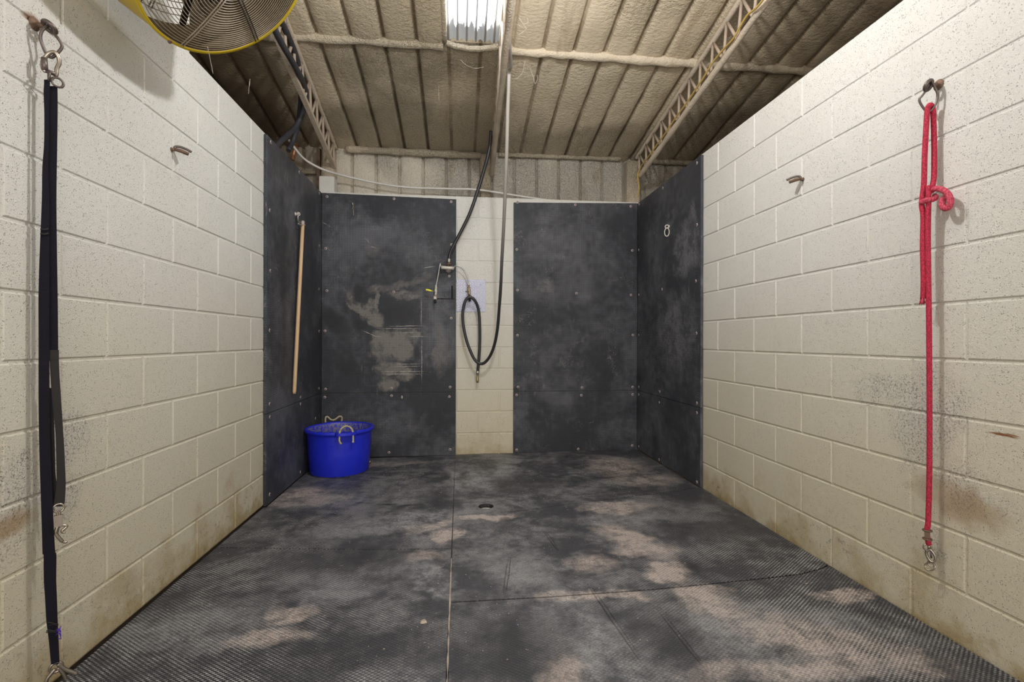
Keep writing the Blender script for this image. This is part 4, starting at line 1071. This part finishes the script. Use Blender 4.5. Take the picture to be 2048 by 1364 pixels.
lp = [R_(1862, 378, .006), R_(1870, 374, .018), R_(1879, 374, .03), R_(1889, 378, .042), R_(1897, 386, .05), R_(1901, 398, .052), R_(1898, 410, .048), R_(1890, 413, .040), R_(1884, 407, .030), R_(1885, 397, .022), R_(1890, 391, .014)]
mb = MB(); mb.tube(spline(lp, 6), [r0 * 1.12] * 61, 12); mb.build('knot_loop', 'red_faded', t)
mb = MB(); rnd = random.Random(9); e = R_(1846, 596, .0)
for k in range(16):
    a = rnd.uniform(0, 2 * PI); rr = rnd.uniform(.002, .008); o = Vector((math.cos(a) * rr, math.sin(a) * rr, 0))
    mb.tube([e + o + Vector((0, 0, .01)), e + o * 1.3 + Vector((0, 0, -.004)), e + o * 1.6 + Vector((rnd.uniform(-.003, .003), 0, -.010 - rnd.uniform(0, .008)))], [.002, .0022, .0012], 6)
mb.build('frayed_end', 'red_faded', t)
mb = MB()
for yy in (1057, 1074):
    mb.torus(R_(1854.5, yy, .006), (0, 0, 1), .0118, .0035, 20, 8); 
mb.box(R_(1854.5, 1065.5, .014), (.016, .008, .026), Matrix.Rotation(-.8, 3, 'Z'))
mb.build('rope_clamp', 'rusty', t)
ex = (R_(1880, 1100) - R_(1850, 1100)); ex.z = 0; ex.normalize()
def PR_(px, py, d=.004):
    o = R_(px, py, d)
    return lambda x, y, dd=0.0: o + ex * x - Vector((0, 0, y)) + nR * dd
P = PR_(1857, 1086)
mb = MB(); mb.torus(P(-.003, .010), nR + ex * .3, .0115, .0032, 22, 8); mb.tube([P(0, .0), P(.002, .014)], .005, 8); mb.build('swivel', 'bronze', t)
mb = MB(); mb.tube(spline([P(.003, .016), P(-.006, .028), P(-.004, .042), P(.004, .056), P(.014, .058), P(.019, .046), P(.016, .032), P(.009, .020)], 5, closed=True), .0046, 10, closed=True); mb.build('snap_hook', 'bronze', t)
mb = MB(); mb.tube([P(.0, .018), P(-.009, .024)], [.0035, .0045], 8); mb.tube([P(.006, .024), P(.008, .046)], .003, 8); mb.build('snap_gate', 'dark_steel', t)
mb = MB(); mb.torus(P(.004, .078), nR + Vector((0, .4, .2)), .0165, .0028, 26, 8, sx=.75); mb.torus(P(.008, .066), nR, .010, .0026, 20, 8); mb.build('end_ring', 'bronze', t)

# ------------------------------------------------------------------ open blanket hooks on both side walls
def wall_hook(wx, y, z, n, label):
    n = Vector(n); w = Vector((wx, y, z))
    t = thing('wall_hook', w, label, 'hook', 'open iron hooks on the side walls')
    mb = MB(); mb.tube([w - n * .003, w + n * .014], .007, 10); mb.lathe(w + n * .0004, n, [(0, 0), (.010, 0), (.008, .003), (0, .003)], 12); mb.build('hook_base', 'rusty', t)
    mb = MB(); a = w + n * .012
    mb.tube([a + Vector((0, 0, .002)), a + n * .025 + Vector((0, .010, -.002)), a + n * .048 + Vector((0, .022, -.010))], [.007, .0088, .008], 10); mb.build('threaded_bar', 'rusty', t)
    mb = MB(); mb.tube(spline([a, a + Vector((0, .002, .010)), a + n * .006 + Vector((0, .006, .016)), a + n * .022 + Vector((0, .012, .016)), a + n * .040 + Vector((0, .022, .011)), a + n * .056 + Vector((0, .030, .003))], 5), .0056, 10); mb.build('curved_prong', 'dark_steel', t)
p = at_x(343, 302, XL); wall_hook(XL, p.y, p.z, (1, 0, 0), 'small open iron hook on the pale left block wall')
p = at_x(1606, 356, XR); wall_hook(XR, p.y, p.z, (-1, 0, 0), 'small open iron hook on the pale right block wall')

# ------------------------------------------------------------------ eye bolt, clip and wooden stick on the left mat
p = at_x(590.5, 430, XL + MT)
t, c = eye_bolt(p, (1, 0, 0), .022, 'small white eye bolt on the left rubber mat, above the wooden stick', R=.0115, r=.0042, mat='zinc', flange=.0165, fm='zinc', eyeaxis=(0, 1, .2))
XS_ = XL + .062
def S_(px, py, x=XS_): return at_x(px, py, x)
t = thing('wooden_stick', S_(588, 789.5, XL + .045), 'slim bare wooden stick hanging by a clip against the left rubber mat', 'stick')
mb = MB(); a, b = S_(605.8, 446), S_(588.3, 789.5, XL + .04)
mb.tube([a, a.lerp(b, .3), a.lerp(b, .7), a.lerp(b, .985), b], [.0128, .0136, .0140, .0136, .0115], 16); mb.build('shaft', 'wood', t)
mb = MB(); mb.lathe(a + Vector((0, 0, .004)), b - a, [(0, -.006), (.009, -.006), (.0135, .002), (.0138, .03), (.0, .03)], 12); mb.torus(a - Vector((0, 0, .022)), b - a, .0155, .003, 18, 6); mb.build('end_cap', 'washer', t)
mb = MB(); k0 = c - Vector((0, 0, .010))
mb.tube(spline([c + Vector((0, -.003, .010)), c + Vector((0, -.006, -.02)), c + Vector((.0, .0, -.055)), a + Vector((0, 0, -.012))], 6), .0042, 8)
mb.tube([S_(597, 449), S_(602, 452), a - Vector((0, 0, .022))], .005, 8)
mb.build('clip', 'steel', t)
mb = MB(); mb.tube(spline([c + Vector((0, -.012, -.012)), c + Vector((.0, -.018, -.035)), c + Vector((0, -.006, -.062)), c + Vector((0, .004, -.04)), c + Vector((0, .002, -.014))], 5, closed=True), .003, 8, closed=True); mb.build('clip_ring', 'dark_steel', t)

p = at_x(1338, 452, XR - MT)
t, c = eye_bolt(p, (-1, 0, 0), .018, 'white eye bolt with a hanging oval ring on the right rubber mat', R=.0135, r=.0045, mat='zinc', flange=.015, fm='zinc', eyeaxis=(.4, 1, .1))
mb = MB(); mb.torus(c - Vector((0, .0, .046)), (-.5, -.8, 0), .034, .0045, 28, 8, e1=(.8, -.5, 0), sx=.55)
mb.build('hanging_ring', 'zinc', t)
# little hook high on the back mat, small staple low
p = at_y(706, 410, ym)
t, c = eye_bolt(p, (0, -1, 0), .014, 'tiny rusty eye bolt with a bit of frayed cord high on the back mat', R=.008, r=.003, mat='zinc', flange=.012, fm='rusty', eyeaxis=(1, 0, 0))
mb = MB(); rnd = random.Random(2); q = c.copy(); q.z -= .008
pts = [q.copy()]
for k in range(7): q = q + Vector((rnd.uniform(-.006, .006), rnd.uniform(-.002, .002), -.014)); pts.append(q.copy())
mb.tube(spline(pts, 3), .0022, 6); mb.build('frayed_cord', 'cream_rope', t)
p = at_y(804, 796, ym)
t, c = eye_bolt(p + Vector((0, 0, .004)), (0, -1, 0), .016, 'small pale eye bolt just under the mat seam on the back wall', R=.012, r=.005, mat='zinc', flange=.010, fm='zinc', eyeaxis=(1, .4, 0))

# ------------------------------------------------------------------ drum fan
FC = Vector((-.795, 1.765, 2.325)); az, el = math.radians(-4), math.radians(-51)
FA = Vector((math.cos(el) * math.cos(az), math.cos(el) * math.sin(az), math.sin(el)))
FR = .30
fs_ = 1.05                                    # distance scale along the line of sight
FC = ORG + (FC - ORG) * fs_; FR *= fs_
t = thing('drum_fan', FC - FA * .12, 'big yellow drum fan with a wire grille hung over the left wall', 'fan')
mb = MB()
mb.lathe(FC, -FA, [(FR - .006, -.004), (FR + .004, -.006), (FR + .006, 0), (FR + .004, .006), (FR + .004, .03), (FR + .022, .09), (FR + .040, .17), (FR + .043, .18), (FR + .039, .182), (FR + .016, .09), (FR - .001, .03), (FR - .006, -.004)], 72)
dr_ = mb.build('drum', 'yellow', t)
mb = MB(); mb.lathe(FC, -FA, [(FR - .0065, .004), (FR - .004, .03), (FR + .013, .09), (FR + .034, .178), (FR + .032, .178), (FR + .010, .09), (FR - .007, .03), (FR - .0085, .004), (FR - .0065, .004)], 72)
ln_ = mb.build('drum_lining', 'fan_dirt', t); ln_['label'] = 'grimy brown inside of the drum'
fu = FA.cross(Vector((0, 0, 1))).normalized(); fv = fu.cross(FA)
def FP(r, a, d=0.0): return FC + (fu * math.cos(a) + fv * math.sin(a)) * r + FA * d
def dome(r): return .035 * (1 - (r / FR) ** 2)
for side, mt in (('front_grille', 'wire'), ('rear_grille', 'wire')):
    mb = MB()
    sg = 1 if side == 'front_grille' else -1; base = 0 if sg > 0 else -.178
    nr_ = 24 if sg > 0 else 12
    for k in range(nr_):
        r = .045 + (FR - .055) * k / (nr_ - 1) + .004
        mb.tube([FP(r, 2 * PI * q / 64, base + sg * dome(r)) for q in range(64)], .0017, 5, closed=True)
    gr = mb.build(side, mt, t)
    for k in range(6):
        a = k * PI / 3 + .18
        m1 = MB()
        for dd in (-.006, .006):
            e = fu * -math.sin(a) + fv * math.cos(a)
            m1.tube([FP(r, a, base + sg * (dome(r) + .003)) + e * dd for r in (.03, .1, .18, .24, FR - .002)], .0022, 6)
        m1.build('grille_spoke', 'wire_dark' if k % 2 else 'wire', gr)
mb = MB(); mb.cyl(FC - FA * .02, FC - FA * .16, .12, 28); mb.tube([FC - FA * .165, FC - FA * .16], [.08, .12], 28); mb.build('motor', 'motor', t)
mb = MB(); mb.tube([FP(FR, .9, -.14), FP(.0, 0, -.14), FP(FR, .9 + PI, -.14)], .012, 8); mb.tube([FP(FR, .9 + PI / 2, -.16), FP(.0, 0, -.16), FP(FR, .9 + 1.5 * PI, -.16)], .010, 8); mb.build('motor_strut', 'wire_dark', t)
mb = MB(); mb.lathe(FC - FA * .03, FA, [(0, -.03), (.05, -.03), (.05, .012), (.03, .02), (0, .02)], 24); mb.build('hub', 'motor', t)
for k in range(4):
    a0 = k * PI / 2 + .55; vs = []; n = 7; mb = MB()
    for i in range(n):
        r = .045 + (FR - .07) * i / (n - 1)
        w = .10 + .26 * (i / (n - 1)) * .9
        for q in range(6):
            a = a0 + (q / 5 - .5) * (1.0 if i > 0 else .8) * (1.05 - .15 * i / n)
            vs.append(FP(r, a, -.05 + (q / 5 - .5) * .085))
    top = [v - FA * .002 for v in vs]
    fs = [(i * 6 + q, i * 6 + q + 1, (i + 1) * 6 + q + 1, (i + 1) * 6 + q) for i in range(n - 1) for q in range(5)]
    m = len(vs)
    rim = []
    bl_ = vs + top; f2 = fs + [tuple(m + i for i in reversed(f)) for f in fs]
    bor = [q for q in range(6)] + [i * 6 + 5 for i in range(1, n)] + [(n - 1) * 6 + q for q in range(4, -1, -1)] + [i * 6 for i in range(n - 2, 0, -1)]
    for i in range(len(bor)):
        a, b = bor[i], bor[(i + 1) % len(bor)]; f2.append((a, b, m + b, m + a))
    mb.add(bl_, f2, True); mb.build('blade', 'blade', t)
mb = MB()
p1, p2 = FP(FR + .02, PI * .5, -.1), FP(FR + .02, PI * 1.5, -.1)
up_ = FP(FR + .02, PI * .5, -.1)
mb.tube([up_, Vector((up_.x - .02, up_.y, up_.z + .12)), Vector((up_.x - .05, up_.y, roofz(up_.y) - .03))], .014, 10); mb.build('hanging_bracket', 'dark_steel', t)
mb = MB()
for a in (-1.75, -.35, .9, 2.4): mb.lathe(FP(FR + .002, a, .004), FA, [(0, 0), (.008, 0), (.007, .006), (0, .006)], 6, False)
mb.build('grille_clips', 'rusty', t)

# ------------------------------------------------------------------ cables and pipes overhead
ca = [(520, 5, -1.08), (533, 28, -1.09), (544, 50, -1.10), (563, 88, -1.11), (585, 126, -1.13), (602.6, 158, -1.16), (612, 187.7, -1.21), (607, 223, -1.28), (592, 254, -1.34), (573, 274, -1.36), (556, 290, -1.37), (546, 305, -1.38)]
mb = MB(); mb.tube(spline([at_x(*q) for q in ca], 7), .020, 12)
tag(mb.build('power_cable', 'cable'), 'thick dusty black cable looping off the left truss, nearer of two', 'cable', 'thick black cables by the left truss')
cb = [(540, 5, -1.14), (549, 20, -1.15), (558.6, 38, -1.16), (573, 67, -1.175), (588, 103, -1.19), (597, 135, -1.21), (601.5, 170, -1.235), (602, 205, -1.29), (597, 246, -1.36), (587, 281, -1.42), (577, 303, -1.44)]
mb = MB(); mb.tube(spline([at_x(*q) for q in cb], 7), .021, 12)
tag(mb.build('power_cable', 'cable'), 'thick black cable dropping straight behind the left mat, farther of two', 'cable', 'thick black cables by the left truss')
wc = [(577.7, 281.5, 4.5), (588, 296, 4.52), (605.6, 317, 4.6), (626, 331, 4.66), (652.5, 343, 4.72), (687.7, 353, 4.86), (734.6, 363.6, 4.9), (781.5, 372, 4.9), (828, 376.5, 4.9), (870, 377.5, 4.9), (910.6, 378.5, 4.88), (945, 379, 4.87), (981, 383, 4.88), (1028, 390.5, 4.9), (1080, 398, 4.93), (1110, 402, 4.95)]
mb = MB(); mb.tube(spline([at_y(*q) for q in wc], 7), .0105, 10)
for q in ((653, 343, 4.72), (768, 369.5, 4.9), (945, 379, 4.87)): mb.torus(at_y(*q), (1, 0, 0), .011, .004, 14, 6)
tag(mb.build('white_cable', 'white_cable'), 'white cable sagging along the foamed wall above the back mats', 'cable')
yc_ = [(1276, 392), (1278, 372), (1275.5, 350), (1282, 332), (1294, 316), (1312, 291), (1330, 266), (1350, 236), (1372, 206), (1392, 176), (1408, 152), (1425, 124), (1446, 98), (1466, 76), (1482, 48), (1495, 28), (1512, 14), (1530, -8)]
mb = MB(); pp = []
for i, (a, b) in enumerate(yc_):
    pp.append(at_x(a, b, 1.80 if i > 2 else 1.795))
mb.tube(spline(pp, 7), .0068, 8)
tag(mb.build('yellow_cable', 'yellow_cable'), 'thin yellow cable tied along the right roof truss and down its column', 'cable')
mb = MB(); mb.tube([at_y(591, 291, 4.66), at_y(588.5, 305, 4.66), at_y(585, 322, 4.66)], .018, 12)
mb.torus(at_y(591, 291, 4.66), (0, 0, 1), .018, .004, 16, 6)
tag(mb.build('copper_pipe', 'copper'), 'short end of copper pipe beside the black cables behind the left mat', 'pipe')
# concrete block on the back left corner
a, b = at_y(641, 384, 4.72), at_y(671, 358, 4.72)
mb = MB(); mb.box(((a.x + b.x) / 2, 4.73, 2.4384 + (b.z - 2.4384) / 2 + .0005), (b.x - a.x, .12, b.z - 2.4384))
tag(mb.build('concrete_block', 'block_b', bevel=.004), 'small painted block on top of the back wall at its left corner', 'block')
# brown steel upright beside the left column
a = at_y(637, 350, 4.93)
mb = MB(); mb.box((a.x, 4.95, 2.68), (.03, .06, .56)); tag(mb.build('steel_upright', 'rusty'), 'rust brown steel upright left of the left foam column', 'upright')

# ------------------------------------------------------------------ cobwebs and crumbs
def cob(name, lst, r, label):
    mb = MB()
    for pts in lst: mb.tube(spline([at_y(*q) for q in pts], 5), r, 5)
    tag(mb.build(name, 'cobweb'), label, 'cobweb', kind='stuff')
cob('cobweb', [[(1038, 35, 3.2), (1046, 48, 3.2), (1053, 58, 3.2)], [(1053, 58, 3.2), (1043, 66, 3.2), (1037, 70, 3.2)], [(1046, 48, 3.2), (1056, 45, 3.2), (1054, 36, 3.2)], [(1033, 48, 3.2), (1040, 52, 3.2), (1046, 55, 3.2)]], .0012, 'dusty cobweb scrap right of the middle truss')
cob('cobweb', [[(1050, 122, 3.4), (1045, 145, 3.4), (1035, 156, 3.4), (1029, 157, 3.4)], [(1060, 136, 3.4), (1066, 152, 3.4), (1070, 167, 3.4), (1075, 158, 3.4), (1074, 150, 3.4)]], .001, 'thin cobweb strands hanging below the middle truss')
cob('cobweb', [[(921, 120, 3.5), (932, 130, 3.5), (950, 137, 3.5), (968, 134, 3.5)], [(877, 170, 3.9), (877.5, 190, 3.9), (878, 201, 3.9)]], .001, 'fine cobweb threads under the skylight edge')
cob('cobweb', [[(415, 96, 1.9), (420, 120, 1.95), (426, 150, 2.0)], [(499, 165, 2.9), (498, 178, 2.9), (497, 190, 2.9)], [(500, 160, 2.9), (499, 175, 2.9)]], .0011, 'wispy cobweb hanging below the yellow fan')
# hay crumbs and grit on the floor mats
mb = MB(); rnd = random.Random(21)
for k in range(900):
    x = rnd.uniform(XL + .05, XR - .05); y = rnd.uniform(1.3, 4.5); a = rnd.uniform(0, PI); l = rnd.uniform(.0008, .0026) * (1 + 2.2 * (rnd.random() < .05))
    if (x - tx) ** 2 + (y - ty) ** 2 < .10: continue
    d = Vector((math.cos(a), math.sin(a), 0)) * l; c = Vector((x, y, fz(x) + .0008))
    mb.tube([c - d, c + d], rnd.uniform(.0005, .0012), 5)
tag(mb.build('floor_crumbs', 'hay_bits'), 'pale crumbs of hay and grit scattered over the floor mats', 'debris', kind='stuff')
p = at_z(847, 1247, 0)
mb = MB(); rnd = random.Random(4)
bmv = []
for k in range(9):
    a = 2 * PI * k / 9; r = .013 * rnd.uniform(.6, 1.25); bmv.append(Vector((p.x + r * math.cos(a) * 1.3, p.y + r * math.sin(a), fz(p.x) + .0012)))
topv = [Vector((p.x, p.y, 0)).lerp(Vector((v.x, v.y, 0)), .7) + Vector((0, 0, fz(p.x) + rnd.uniform(.005, .010))) for v in bmv]
mb.add(bmv + topv + [Vector((p.x, p.y, fz(p.x) + .007))], [(k, (k + 1) % 9, 9 + (k + 1) % 9, 9 + k) for k in range(9)] + [(9 + k, 9 + (k + 1) % 9, 18) for k in range(9)] + [tuple(range(9))[::-1]])
tag(mb.build('wood_chip', 'foam_bits'), 'pale crumpled chip on the left foreground mat near the seam', 'debris')

for o in bpy.data.objects:
    if '_o' in o: del o['_o']
